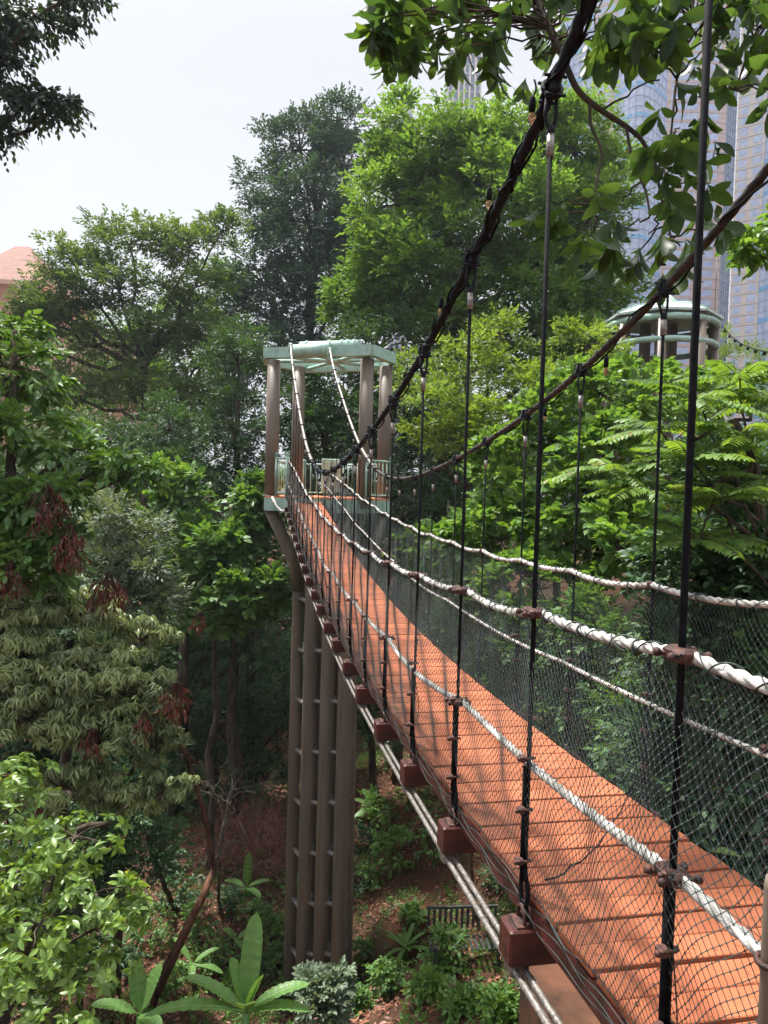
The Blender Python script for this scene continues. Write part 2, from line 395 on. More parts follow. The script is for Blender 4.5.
# deck planks, one slab each, pairs of boards with a wider joint
mb = MB(); y = YS; i = 0
while y < YE:
    w = .122; zc = float(zdeck(y+w/2)); sl = math.atan(float(zdeck(y+w)-zdeck(y))/w)
    R3 = np.array([[1, 0, 0], [0, math.cos(sl), -math.sin(sl)], [0, math.sin(sl), math.cos(sl)]])
    tl = rng.normal(0, .004)
    mb.bbox((.5*(XD0+XD1)+rng.normal(0, .002), y+w/2, zc-.015+rng.normal(0, .0012)), (XD1-XD0, w, .03), .003, R3@np.array([[math.cos(tl), 0, math.sin(tl)], [0, 1, 0], [-math.sin(tl), 0, math.cos(tl)]]))
    mb.t[-2][:] = mb.t[-1][:] = rng.random()
    y += w+(.006 if i % 2 == 0 else .019); i += 1
mb.build('deck', 'deck', bridge)
# side stringers under the deck, with dark red joists showing in the joints
for x in (XD0+.02, XD1-.02):
    ys = np.arange(YS, YE, .3); mb = MB()
    for a, b in zip(ys[:-1], ys[1:]):
        za, zb = float(zdeck(a))-.075, float(zdeck(b))-.075
        v = [[x-.025, a, za-.045], [x+.025, a, za-.045], [x+.025, a, za+.043], [x-.025, a, za+.043], [x-.025, b, zb-.045], [x+.025, b, zb-.045], [x+.025, b, zb+.043], [x-.025, b, zb+.043]]
        mb.add(v, [[0, 1, 5, 4], [1, 2, 6, 5], [2, 3, 7, 6], [3, 0, 4, 7]])
    mb.build('stringer', 'red_steel', bridge)
mb = MB()   # backing strip below the planks that shows dark red in the joints
for a in np.arange(YS, YE-.27, .27):
    v = []
    for yy in (a, a+.27):
        z = float(zdeck(yy))-.09
        v += [[XD0+.05, yy, z], [XD1-.05, yy, z], [XD1-.05, yy, z-.012], [XD0+.05, yy, z-.012]]
    mb.add(v, [[0, 1, 5, 4], [2, 3, 7, 6]])
mb.build('deck_backing', 'red_steel', bridge)

# cross beams (hollow red section, open shackle eye on each end)
bm = MB(); bm.bbox((0, 0, 0), (XB1-XB0, .115, .135), .007)
beam0 = bm.build('crossbeam', 'red_steel', bridge, (0, 0, 0))
eyes = []
for sx in (-1, 1):
    eye = MB(); ex = sx*((XB1-XB0)/2-.075)
    eye.bbox((ex, 0, .0715), (.09, .09, .008), .002)
    for dx in (-.012, .012):
        t = np.linspace(0, PI, 12)
        eye.tube(np.stack([ex+dx+0*t, .034*np.cos(t), .072+.058*np.sin(t)], -1), .008, 7)
    for dy in (-.034, .034): eye.ball((ex-.0, dy, .08), .014, (1, 1, .7), 6, 4)
    e0 = eye.build('lifting_eye', 'clip', beam0); e0.location = (0, 0, 0); eyes.append(e0)
def place_beam(k, b):
    b.location = Vector((.5*(XB0+XB1), Y0+k*SP, float(zbeam(k))))-Vector(bridge.location)
place_beam(-2, beam0)
for k in range(-1, 19):
    b = beam0.copy(); C.objects.link(b); b.parent = bridge; place_beam(k, b); b.rotation_euler = tuple(rng.normal(0, .012, 3)); b.location.x += rng.normal(0, .004)
    for e0 in eyes: e = e0.copy(); C.objects.link(e); e.parent = b

# stay cables below the beams
def cable_pts(x, zf, y0, y1, step): 
    ys = np.arange(y0, y1+step*.5, step); return np.stack([np.full(len(ys), x), ys, zf(kof(ys))], -1)
for x in (XHL-.02, XHR+.02):
    mb = MB()
    for dx in (-.019, .019):
        mb.tube(cable_pts(x+dx, lambda k: zbeam(k)-.095, YS, YE+.5, .02), .0125, 10, lobes=6, lobe=.16, pitch=.10)
    for k in range(-2, 19): mb.bbox((x, Y0+k*SP, float(zbeam(k))-.098), (.075, .07, .045), .006)
    mb.build('lower_cable', 'galv', bridge)

# main cables: strand with a black lamp lead wound round it
YT = 18.9
def main_z(k, left): return zcab(k)+(.055*np.clip(k, 0, 1) if left else 0)
for x, left in ((XHL, True), (XHR, False)):
    mb = MB(); ys = np.arange(-1.0, YT, .03); k = kof(ys)
    p = np.stack([np.full(len(ys), x), ys, main_z(k, left)], -1)
    # bend down to the saddle on the tower
    mb.tube(p, np.where(ys < 5, .0188, np.where(ys < 9, .0188-(ys-5)*.0003, .0176)) if left else .018, 15, lobes=3, lobe=.3, pitch=.26)
    c = mb.build('main_cable', 'steel_dark' if left else 'steel_worn', bridge)
    w = MB()
    sel = p[(ys > .8) & (ys < 11.5)]
    sel = sel[::1]; ph = np.arange(len(sel))*.030/(.30 if left else .5)*2*PI
    fine = sel+np.stack([.027*np.cos(ph), 0*ph, .027*np.sin(ph)], -1)
    if left: w.tube(fine[ys[(ys > .8) & (ys < 11.5)] < 4], .0062, 6)
    f2 = sel+np.stack([.028*np.cos(-ph*.7+2)+.004*np.sin(ph*3.1), 0*ph, .028*np.sin(-ph*.7+2)-.012*(1+np.sin(ph*.31))], -1); w.tube(f2, .0055, 5)
    w.build('lamp_lead', 'rod', c)
    if True:   # far third of the cable is bare pale strand
        q = p[ys > 11.8]
        g = MB(); g.tube(q+np.array([0, 0, .004]), .026, 10, lobes=6, lobe=.15, pitch=.17)
        g.build('cable_sleeve', 'galv', c)

# hangers
def hanger(x, k, ztop, side, bclamp):
    y = Y0+k*SP; zb = float(zbeam(k))+.11; mb = MB()
    tilt = 0.0
    xt = x
    mid = zb+.62*(1 if ztop > -.9 else .8)
    mb.tube([[x, y, zb+.12], [x+.002, y+.003, (zb+ztop)/2], [xt, y, ztop-.13]], .0080 if k > 0 else .0092, 8)
    H = min(.42, (ztop-zb)*.35)
    mb.tube([[x-.014, y, zb+.12], [x-.015, y, zb+.12+H]], .0074, 8)         # returned tail of the rope
    # thimble loop at the foot
    t = np.linspace(-.25*PI, 1.25*PI, 12)
    mb.tube(np.stack([x+0*t, y+.032*np.cos(t)*1.0, zb+.045-.06*np.sin(t)+.03], -1), .009, 7)
    mb.tube([[x, y-.024, zb+.10], [x, y, zb+.16]], .009, 6); mb.tube([[x, y+.024, zb+.10], [x, y, zb+.16]], .009, 6)
    h = mb.build('hanger', 'rod', bridge)
    for j, fz in enumerate((.17, .36, .55)):
        cl = MB(); z = zb+.02+fz*(H/.42)
        cl.torus((x-.007, y-.004, z), (1, 0, 0), (0, .8, -.25), .024, .0055, 12, 5)
        cl.bbox((x-.03, y-.018, z+.006), (.028, .03, .022), .004)
        cl.ball((x-.046, y-.022, z+.004), .009, (1, 1, 1), 6, 4)
        cl.build('wire_clip', 'clip', h)
    tp = MB()   # clevis, bolts and band on the main cable
    tp.torus((xt, y, ztop), (1, 0, 0), (0, .35, 1), .034, .010, 14, 6)
    tp.bbox((xt, y, ztop+.004), (.04, .09, .07), .01)
    for dy in (-.028, .028):
        tp.cyl((xt-.042, y+dy, ztop+.03), (xt+.042, y+dy, ztop+.03), .006, 6); tp.cyl((xt-.038, y+dy, ztop-.035), (xt+.038, y+dy, ztop-.035), .006, 6)
    for dx in (-.018, .018):
        tp.tube([[xt+dx, y, ztop-.03], [xt+dx*1.2, y+.006, ztop-.09], [xt+dx*.4, y, ztop-.15]], .007, 6)
    tp.ball((xt, y, ztop-.15), .017, (1, 1, 1.5), 8, 5)
    tp.build('cable_clamp', 'steel_dark', h)
    sl = MB(); sl.cyl((xt, y, ztop-.16), (xt, y, ztop-.24), .0145, 10); sl.build('end_sleeve', 'galv', h)
    return h
for k in range(-1, 18):
    zl = float(main_z(k, True))
    hanger(XHL, k, zl, -1, k % 2)
for k in range(0, 18):
    hanger(XHR, k, float(main_z(k, False)), 1, k % 2)

# handrail ropes, three-strand white, sagging a little between the hangers
HA = lambda k: 1.215+.004*k
HC = lambda k: 1.24+.01*k-.0012*k*k
HB = lambda k: .672+0*k
def rope_pts(x, hf, every, sag, y1, y0=.2, bow=0.):
    ys = np.arange(y0, y1, .009); k = kof(ys); ph = ((k+1)/every) % 1.0
    s = -sag*4*ph*(1-ph); irregular = .5+.5*np.sin(np.floor((k+1)/every)*2.3+x*5)
    return np.stack([x+bow*np.sin(k*1.3+x)*.5-np.sign(x-1.5)*.012*0+.006*np.sin(k*2.1), ys, zbeam(k)+hf(k)+s*(.55+.6*irregular)], -1)
ropes = {}
for nm, x, hf, ev, sg, r in (('A', XHL+.02, HA, 1, .030, .0165), ('B', XHL+.015, HB, 2, .045, .0165), ('C', XHR-.015, HC, 1, .030, .0165), ('D', XHR-.05, HB, 3, .035, .0125)):
    p = rope_pts(x, hf, ev, sg, YE+.35, .2 if nm != 'B' else 1.16, .01); ropes[nm] = p
    mb = MB(); mb.tube(p, r*.77, 18, lobes=3, lobe=.28, pitch=.17); ro = mb.build('handrail_rope', 'rope', bridge)
    # clamps that tie it to the hangers
    for k in range(-1, 18):
        if ev == 2 and k % 2 == 0: continue
        if ev == 3 and k % 3: continue
        if x > 1.5 and k < 0: continue
        hx = XHL if x < 1.5 else XHR; y = Y0+k*SP; z = float(zbeam(k)+hf(k))
        cl = MB()
        if nm in 'AB':
            cl.bbox((hx, y, z), (.06, .085, .034), .008)
            for dy in (-.03, .03): cl.cyl((hx-.045, y+dy, z+rng.normal(0, .003)), (hx+.05, y+dy, z), .0075, 7); cl.ball((hx-.047, y+dy, z), .012, (1, 1, 1), 6, 4); cl.ball((hx+.05, y+dy, z), .012, (1, 1, 1), 6, 4)
        else:
            cl.bbox((.5*(x+hx), y, z), (abs(x-hx)+.03, .03, .03), .006)
        cl.build('rope_clamp', 'clip', ro)
    ws = MB()       # black twine that laces the net to the rope
    pts = p[(p[:, 1] > .9)]; s = np.arange(len(pts))*.009
    step = {'A': .15, 'B': .9, 'C': .22, 'D': .22}[nm]
    ph = s/step*2*PI; rr = r+.0035+.002*np.sin(ph*.37)
    ws.tube(pts+np.stack([rr*np.cos(ph), 0*ph, rr*np.sin(ph)-.001], -1), .0022 if nm != 'B' else .0012, 4, cap=False)
    if nm != 'B': ph = -ph*.73+1; ws.tube(pts+np.stack([rr*np.cos(ph), 0*ph, rr*np.sin(ph)-.001], -1), .0018, 4, cap=False)
    if nm != 'B':
        for q in pts[::int(.30/.009)]:
            if rng.random() < .85:
                q = q+np.array([0, rng.normal(0, .04), 0])
                ws.torus(q, (1, 0, 0), (0, .2, 1), r+.003, .0035, 9, 4); ws.ball(q+np.array([-.01, 0, -r]), .009, (1, 1.3, 1), 6, 4)
    ws.build('net_lacing', 'net', ro)

# nets: knotted diamond mesh from the upper rope down to the deck edge
def net(side):
    top = ropes['A' if side < 0 else 'C']; xe = XD0-.012 if side < 0 else XD1+.012
    cw, ch = .030, .038
    ys, ye = .9, YE+.2
    def surf(yq, v):
        """v 0 at the deck edge, 1 at the rope"""
        wob = .35*np.sin(yq*7.3+v*5)+.3*np.sin(yq*16.1-v*9+1)+.25*np.sin(yq*3.1+2)
        slack = v*(1-v)*4
        y2 = yq+.010*np.sin(yq*9+v*11)+.018*slack*np.sin(yq*4.3+v*3)
        zt = np.interp(y2, top[:, 1], top[:, 2])-.012; xt = np.interp(y2, top[:, 1], top[:, 0])
        zb = zbeam(kof(y2))+.185
        vv = v+.028*wob*slack
        x = xe+(xt-xe)*vv+side*slack*(.03+.034*wob)
        return np.stack([x, y2, zb+(zt-zb)*vv], -1)
    nv = int(round(1.06/ch))*2+1
    vs = np.linspace(0, 1, nv)
    mb = MB(); r = .0011
    n = int((ye-ys)/cw)
    for dirn in (-1, 1):
        st = ys+np.arange(n)*cw+(0)
        Yq = st[:, None]+dirn*(np.arange(nv)[None]-(nv-1)/2)*cw/2+(cw/4*((nv-1) % 4 == 0)*0)
        P = surf(Yq, np.repeat(vs[None], n, 0))                     # n, nv, 3
        T = np.gradient(P, axis=1); T = nrm(T); A = nrm(np.cross(T, np.array([1., 0, 0]))); B = np.cross(T, A)
        a = np.arange(3)*2*PI/3
        V = P[:, :, None]+r*(A[:, :, None]*np.cos(a)[None, None, :, None]+B[:, :, None]*np.sin(a)[None, None, :, None])
        i = (np.arange(n)[:, None, None]*nv+np.arange(nv-1)[None, :, None])*3; j = np.arange(3)[None, None]; k = (j+1) % 3
        mb.add(V.reshape(-1, 3), np.stack([i+j, i+k, i+k+3, i+j+3], -1).reshape(-1, 4))
        if dirn == 1:                                                # knots
            Q = P.reshape(-1, 3); Q = Q[(Q[:, 1] < 9) & (Q[:, 1] > ys-.1)]
            o = np.array([[1, 0, 0], [-1, 0, 0], [0, 1, 0], [0, -1, 0], [0, 0, 1], [0, 0, -1]])*.0034*np.array([1, 1.25, .9])
            f = np.array([[0, 2, 4], [2, 1, 4], [1, 3, 4], [3, 0, 4], [2, 0, 5], [1, 2, 5], [3, 1, 5], [0, 3, 5]])
            mb.add((Q[:, None]+o[None]).reshape(-1, 3), (np.arange(len(Q))[:, None, None]*6+f[None]).reshape(-1, 3))
    # selvage bunched over the stringer
    yy = np.arange(ys, ye, .02)
    for q in range(4):
        mb.tube(np.stack([xe+side*.006*q+.010*np.sin(yy*11+q*2), yy, zbeam(kof(yy))+.175-.02*q+.012*np.sin(yy*17+q)], -1), .0018, 4, cap=False)
    mb.build('safety_net', 'net', bridge)
net(-1); net(1)
for x, y, z0, z1 in ((XHL+.03, 1.60, .95, -.02), (XHR-.02, 5.2, .6, .1), (XHL+.01, 4.3, .9, .2)):
    zb = float(zbeam(kof(y)))+.1; mb = MB(); t = np.linspace(0, 1, 24)
    mb.tube(np.stack([x+.015*np.sin(t*9)+.02*t, y+.012*np.sin(t*7+1)-.02*t, zb+z0+(z1-z0)*t], -1), .0022, 5); mb.build('loose_twine', 'net', bridge)
mb = MB(); n = 150; dy = rng.uniform(.6, 15, n); dx = np.where(rng.random(n) < .6, XD0+.03+abs(rng.normal(0, .08, n)), rng.uniform(XD0, XD1, n))
leaves(mb, np.stack([dx, dy, zdeck(dy)+.006], -1), rng.normal(size=(n, 3))*[1, 1, .05], np.array([0, 0, 1.])+rng.normal(0, .15, (n, 3)), rng.uniform(.010, .030, n), 'simple')
o = mb.build('deck_litter', 'litter'); o['kind'] = 'stuff'; tag(o, 'tiny dry leaf bits strewn over the orange deck boards', 'leaf litter')

# things lying on the deck
lf = MB(); c = at(712, 862, 2.98); c[2] = float(zdeck(c[1]))+.012
leaves(lf, [c], [[.9, -.2, .02]], [[0, 0, 1]], .13, TP['oval'], 1.0, [.5])
o = lf.build('fallen_leaf', 'yellow', None, c); tag(o, 'pale green fallen leaf lying on the orange deck by its right edge', 'leaf')
tw = MB(); a = at(648, 750, 2.75); b = at(545, 880, 2.62)
tw.tube(curve(b, a, (.02, 0, -.10), 14, .004), np.linspace(.004, .0015, 14), 5)
for f_ in (.25, .45, .6, .8):
    q = curve(b, a, (.02, 0, -.10), 14)[int(f_*13)]; tw.tube([q, q+rng.normal(0, .03, 3)+[0, 0, .02]], .0018, 4)
o = tw.build('dead_twig', 'rod', None, b); tag(o, 'thin dark twig caught in the net above the orange deck', 'twig')

# bulbs on the lamp lead
def lamp(px, py, d, label, s=1.0):
    c = at(px, py, d); root = thing('light_bulb', label, 'light bulb', c, 'light bulbs hung along the main cables')
    b = MB(); zs = np.linspace(0, 1, 9); prof = np.array([.45, .62, .95, 1.0, .92, .72, .45, .2, .03])*.019*s
    b.tube(np.stack([0*zs+c[0], 0*zs+c[1], c[2]-zs*.062*s], -1), prof, 12); b.build('glass_bulb', 'bulb', root)
    h = MB(); h.tube(np.array([[0, 0, .07], [0, 0, .062], [0, 0, .02], [0, 0, -.003]])*s+c, np.array([.008, .015, .017, .013])*s, 10)
    h.tube(curve(c+np.array([0, 0, .065*s]), c+np.array([.012, .02, .16*s]), (.01, 0, 0), 6), .004, 5); h.build('lamp_socket', 'rod', root)
lamp(532, 112, 2.62, 'clear bulb hanging just left of the nearest cable clamp, highest on the left cable', .8)
lamp(489, 200, 3.25, 'clear bulb on the left cable between its two highest clamps', .8)
lamp(441, 308, 4.15, 'clear bulb on the left cable against leaves above the tower roof height', .9)
lamp(405, 381, 5.2, 'small bulb on the left cable beside the right tower post', .9)
lamp(606, 367, 4.65, 'clear bulb under the right cable below the distant shelter', 1.0)
lamp(696, 272, 3.85, 'dark bulb on the right cable in front of the distant shelter roof', .7)
lamp(545, 416, 5.5, 'small bulb under the right cable among the climbers', .8)

# ================================================================== FAR SUPPORT TOWER
PA, PC_, PD, PB = at(272.5, 430, 19.9), at(365.5, 430, 19.3), at(384.5, 430, 20.4), at(297.5, 430, 20.9)
ZT, ZF = 3.46, -.30
tower = thing('support_tower', 'bridge tower with four taupe posts, pale teal roof ring and tall grouped legs', 'tower', (PA[0]+1.3, PA[1], -14.5))
for P_ in (PA, PC_, PD, PB):
    mb = MB(); mb.cyl((P_[0], P_[1], ZF-.25), (P_[0], P_[1], ZT), .185, 20); mb.tube([[P_[0], P_[1], ZF], [P_[0], P_[1], ZF+.04]], .24, 16)
    mb.build('post', 'taupe', tower)
# roof ring: six straight box beams
ring = [at(266.5, 356, 19.8), at(371.5, 353, 18.95), at(393, 362, 20.1), at(384, 366, 21.3), at(306, 366, 22.1), at(266.8, 360, 20.9)]
ring = [np.array([p[0], p[1], ZT+.17]) for p in ring]
mb = MB()
for i in range(6):
    a, b = ring[i], ring[(i+1) % 6]; d = nrm(b-a); n_ = np.array([-d[1], d[0], 0])*.09
    a2, b2 = a-d*.0, b+d*.0
    for sgn in (1,):
        v = np.array([a2-n_, b2-n_, b2+n_, a2+n_]); v = np.concatenate([v-[0, 0, .13], v+[0, 0, .16]])
        v[:, 2] += .0015*i
        mb.add(v, [[0, 3, 2, 1], [4, 5, 6, 7], [0, 1, 5, 4], [1, 2, 6, 5], [2, 3, 7, 6], [3, 0, 4, 7]])
mb.build('roof_ring', 'teal', tower)
mb = MB(); cen = sum(ring)/6
for a, b in ((ring[0], ring[3]), (ring[5], ring[2]), (ring[1], ring[4]), (.5*(ring[0]+ring[1]), .5*(ring[3]+ring[4]))):
    mb = MB(); mb.tube([a-[0, 0, .02], b-[0, 0, .025]], .055, 8); mb.build('roof_brace', 'teal', tower)
# saddle rollers
sad = MB(); a = at(293.5, 350, 19.35); b = at(331, 349.5, 19.05); a[2] = b[2] = ZT+.17
sad.cyl(a, b, .185, 20); sad.build('saddle_roller', 'teal', tower)
sad = MB(); a = at(301, 343, 20.9); b = at(360, 342.5, 20.4); a[2] = b[2] = ZT+.56
sad.cyl(a, b, .19, 20)
for f_ in (.1, .5, .7, .8, .9): q = a*(1-f_)+b*f_; q2 = q+nrm(b-a)*.05; sad.cyl(q, q2, .215, 20)
sad.build('saddle_roller', 'teal', tower)
mb = MB()
for x in (XHL, XHR):
    mb = MB(); q = np.array([x, YT+.02, float(main_z(kof(YT), x < 1.5))]); mb.bbox(q-[0, 0, .06], (.11, .2, .18), .03); mb.torus(q-[0, .05, .17], (1, 0, 0), (0, 0, 1), .05, .02)
    mb.build('cable_socket', 'teal', tower)
# platform
plat = [at(264, 503, 19.6), at(291.5, 503, 19.35), at(294, 500, 19.6), at(330, 500, 19.2), at(352, 502, 19.0), at(390, 502, 20.1), at(386, 500, 22.6), at(300, 498, 24.4), at(268, 500, 22.3)]
pl = [p[:2] for p in plat]
mb = MB(); mb.prism(pl, ZF-.38, ZF-.03); mb.build('platform_fascia', 'teal', tower)
mb = MB(); cc = np.mean(pl, 0); mb.prism([p*1.0+(cc-p)*.015 for p in pl], ZF-.028, ZF+.012); mb.build('platform_floor', 'orange_floor', tower)
# railings
def rail(pts, post=True):
    mb = MB()
    for a, b in zip(pts[:-1], pts[1:]):
        a = np.array([a[0], a[1], ZF]); b = np.array([b[0], b[1], ZF]); H = np.array([0, 0, 1.05]); Ln = np.linalg.norm(b-a)
        mb.cyl(a+H, b+H, .03, 8); mb.cyl(a+H*.1, b+H*.1, .022, 8)
        for t in np.linspace(0, 1, max(2, int(Ln/.17))): q = a*(1-t)+b*t; mb.cyl(q+H*.1, q+H, .018, 6)
        for q in (a, b): mb.cyl(q, q+H*1.06, .045, 8); mb.ball(q+H*1.1, .06, (1, 1, 1), 8, 5)
    return mb.build('railing', 'teal', tower)
g = lambda px, d: at(px, 495, d)
rail([g(286.5, 19.3), g(276, 19.6), g(276, 22), g(302, 24.1)])
rail([g(304, 24.1), g(329, 23.8)]); rail([g(343, 23.6), g(386, 22.5), g(390, 20.2), g(366, 19.2)])
for px, w_ in ((326.5, .36), (337, .42)):
    mb = MB(); q = g(px, 23.6); mb.bbox((q[0], q[1], ZF+.62+.06), (w_, .12, 1.1), .02)
    mb.bbox((q[0], q[1]-.07, ZF+1.0), (w_*.45, .05, .30), .01)
    mb.build('gate_leaf', 'teal', tower)
# outrigger struts under the platform
def zpt(px, py, d): return at(px, py, d)
mb = MB(); mb.tube([zpt(271, 511, 19.9), zpt(295.5, 565, 20.6), zpt(298, 590, 20.75)], .17, 16); mb.build('strut', 'taupe', tower)
mb = MB(); mb.tube([zpt(384, 508, 20.3), zpt(366, 570, 20.1), zpt(352, 620, 20.0)], .2, 16); mb.build('strut', 'taupe', tower)
mb = MB(); mb.tube([zpt(300, 508, 22.6), zpt(308, 560, 21.3), zpt(311, 600, 21.1)], .19, 14); mb.build('strut', 'taupe', tower)
# pylon tubes
tubes = [(298.2, 288.5, 20.8, .165), (312, 301.5, 20.0, .185), (330, 318.5, 19.7, .19), (348, 337, 19.4, .21), (318, 311, 21.3, .16), (337, 330, 21.0, .16), (353, 345.5, 20.7, .17)]
T3 = []
for (xt, xb, d, r) in tubes:
    a = at(xt, 592, d); b = at(xb, 1000, d*1.005); a = a+(a-b)*.0
    dz = (ZF-.38-a[2])/(a[2]-b[2]); a2 = a+(a-b)*dz*1.0; b2 = b+(b-a)*.10
    mb = MB(); mb.tube([b2, b, a, a2], r, 22)
    for f_ in (.16, .64):      # weld collars
        q = a*(1-f_)+b*f_; q2 = q+nrm(b-a)*.02; mb.tube([q, q2], r+.006, 22)
    mb.build('pylon_leg', 'taupe', tower); T3.append((a, b))
for i, (m1, m2) in enumerate(((0, 1), (1, 2), (2, 3), (4, 5), (5, 6), (0, 4), (3, 6), (1, 4), (2, 5))):
    for j in range(-1, 9):
        f_ = (.02+.124*j)
        q1 = T3[m1][0]*(1-f_)+T3[m1][1]*f_; q2 = T3[m2][0]*(1-f_)+T3[m2][1]*f_; z = .5*(q1[2]+q2[2])
        mb = MB(); mb.cyl((q1[0], q1[1], z), (q2[0], q2[1], z), .07, 10); mb.build('cross_rung', 'galv', tower)
# rope tail and hook beside the platform
mb = MB(); mb.tube(np.array([at(272, 497, 19.3), at(276, 506, 19.2), at(281, 511, 19.1), at(288, 511.5, 18.9)]), .035, 8)
mb.build('rope_tail', 'rope', tower)

# ================================================================== NEAR POST (right edge)
np_ = thing('railing_post', 'taupe railing post at the right edge holding the lower white rope', 'post', at(784, 1060, 1.32))
q = at(776, 867, 1.32); mb = MB(); mb.tube([q-[0, 0, .02], q+[0, 0, -.04], q+[0, 0, -1.05]], [.016, .0185, .0185], 16); mb.build('upright', 'taupe', np_)
mb = MB(); mb.torus(at(772, 962, 1.32), (1, 0, 0), (0, 1, 0), .026, .006); mb.build('fixing_ring', 'clip', np_)

# ================================================================== TERRAIN
_cp = []
for px, py, d in ((315, 1012, 20), (340, 1008, 20.4), (292, 1015, 20), (315, 1010, 20.8), (260, 1015, 19), (400, 905, 21), (240, 862, 26), (150, 960, 20), (180, 1024, 17), (230, 800, 34), (100, 800, 36), (330, 850, 28), (450, 940, 15), (480, 960, 12.5), (560, 985, 10.5), (620, 900, 13),
                  (700, 760, 15), (768, 720, 15), (500, 800, 24), (650, 640, 26), (430, 780, 30), (60, 1000, 14), (-60, 900, 16), (0, 760, 30), (330, 560, 70), (500, 540, 70), (700, 530, 60), (60, 560, 70), (900, 700, 12), (420, 1010, 14.5), (380, 1020, 17)):
    _cp.append(at(px, py, d))
_cp += [np.array(p, float) for p in ((1, 1, -5.6), (-3, -2, -6), (4, 3, -6.2), (7, 2, -5.5), (-8, 3, -9), (60, 20, -4), (-60, 20, -8), (0, -60, -6), (100, 100, -4), (-100, 100, -5), (0, 200, -4), (200, 300, -3))]
_cp = np.array(_cp)
def gz(x, y):
    x = np.asarray(x, float); y = np.asarray(y, float)
    d2 = (x[..., None]-_cp[:, 0])**2+(y[..., None]-_cp[:, 1])**2
    w = 1/(d2+.8)**1.8
    z = (w*_cp[:, 2]).sum(-1)/w.sum(-1)
    return z+.10*np.sin(x*1.3+y*.4)*np.sin(y*1.1-x*.5)+.05*np.sin(x*3.1+1)*np.sin(y*2.7)
def gr(px, py, d=None):
    """point on the ground seen in direction (px, py)"""
    dd = np.linspace(4, 60, 900)[:, None]
    p = at(px, py, 1.)[None]*dd; hit = np.nonzero(p[:, 2] < gz(p[:, 0], p[:, 1]))[0]
    return p[hit[0]] if len(hit) else p[-1]
def ground_mat():
    m, nt, b = nmat("forest_floor"); N = nt.nodes; Lk = nt.links
    tc = N.new("ShaderNodeTexCoord")
    def no(sc, det=8, ro=.6):
        n = N.new("ShaderNodeTexNoise"); n.inputs["Scale"].default_value = sc; n.inputs["Detail"].default_value = det; n.inputs["Roughness"].default_value = ro
        Lk.new(tc.outputs["Object"], n.inputs[0]); return n
    n1, n2, n3 = no(.35), no(9), no(40, 4)
    r = N.new("ShaderNodeValToRGB"); e = r.color_ramp.elements
    e[0].position = .38; e[0].color = (.035, .024, .016, 1); e[1].position = .62; e[1].color = (.13, .058, .036, 1)
    Lk.new(n2.outputs[0], r.inputs[0])
    r2 = N.new("ShaderNodeValToRGB"); e = r2.color_ramp.elements
    e[0].position = .42; e[0].color = (.02, .028, .012, 1); e[1].position = .6; e[1].color = (.15, .065, .04, 1)
    Lk.new(n1.outputs[0], r2.inputs[0])
    g = N.new("ShaderNodeMix"); g.data_type = 'RGBA'; g.inputs[0].default_value = .45; Lk.new(r.outputs[0], g.inputs[6]); Lk.new(r2.outputs[0], g.inputs[7])
    Lk.new(g.outputs[2], b.inputs["Base Color"]); b.inputs["Roughness"].default_value = .95; b.inputs["Specular IOR Level"].default_value = .15
    bp = N.new("ShaderNodeBump"); bp.inputs["Strength"].default_value = .8; bp.inputs["Distance"].default_value = .06
    Lk.new(n3.outputs[0], bp.inputs["Height"]); Lk.new(bp.outputs[0], b.inputs["Normal"])
    return m
M['ground'] = ground_mat()
u = np.linspace(-1, 1, 260); xs = np.sign(u)*(abs(u)**3.2)*900+60*u+4; ys = np.sign(u)*(abs(u)**3.2)*900+60*u+20
X, Y = np.meshgrid(xs, ys); Z = gz(X, Y)
mb = MB(); i = np.arange(259)[:, None]*260; j = np.arange(259)[None]
mb.add(np.stack([X, Y, Z], -1).reshape(-1, 3), np.stack([i+j, i+j+1, i+261+j, i+260+j], -1).reshape(-1, 4), smooth=True)
struct(mb.build('ground', 'ground'))

# leaf litter and ground cover (nobody could count them)
def scatter(n, pxr, pyr):
    P = []
    while len(P) < n:
        p = gr(rng.uniform(*pxr), rng.uniform(*pyr)); P.append(p)
    return np.array(P)
cen_ = gr(400, 900)
r_ = 16*np.sqrt(rng.random(60000)); a_ = rng.random(60000)*2*PI
P = np.stack([cen_[0]-1+r_*np.cos(a_), cen_[1]-1+r_*np.sin(a_)], -1); P = np.c_[P, gz(P[:, 0], P[:, 1])+.02]
clump = np.sin(P[:, 0]*1.1+2)*np.sin(P[:, 1]*.9)+.5*np.sin(P[:, 0]*2.9)*np.sin(P[:, 1]*2.3)
lf = MB(); q = P[clump > -.35]
leaves(lf, q, rng.normal(size=(len(q), 3))*[1, 1, .25], np.array([0, 0, 1.])+rng.normal(0, .35, (len(q), 3)), rng.uniform(.07, .17, len(q)), 'simple')
o = lf.build('leaf_litter', 'litter'); struct(tag(o, 'red-brown fallen leaves covering the ravine floor', 'leaf litter'), 'stuff')
lf = MB(); q = P[(clump < .1) & (rng.random(len(P)) < .30)]
sprays(lf, q, np.array([0, 0, 1.])+rng.normal(0, .5, (len(q), 3)), rng.uniform(.12, .4, len(q)), 5, .13, 1.1, .3, 'simple')
o = lf.build('ground_cover', 'mid'); struct(tag(o, 'low green seedlings and weeds between the fallen leaves', 'ground cover'), 'stuff')
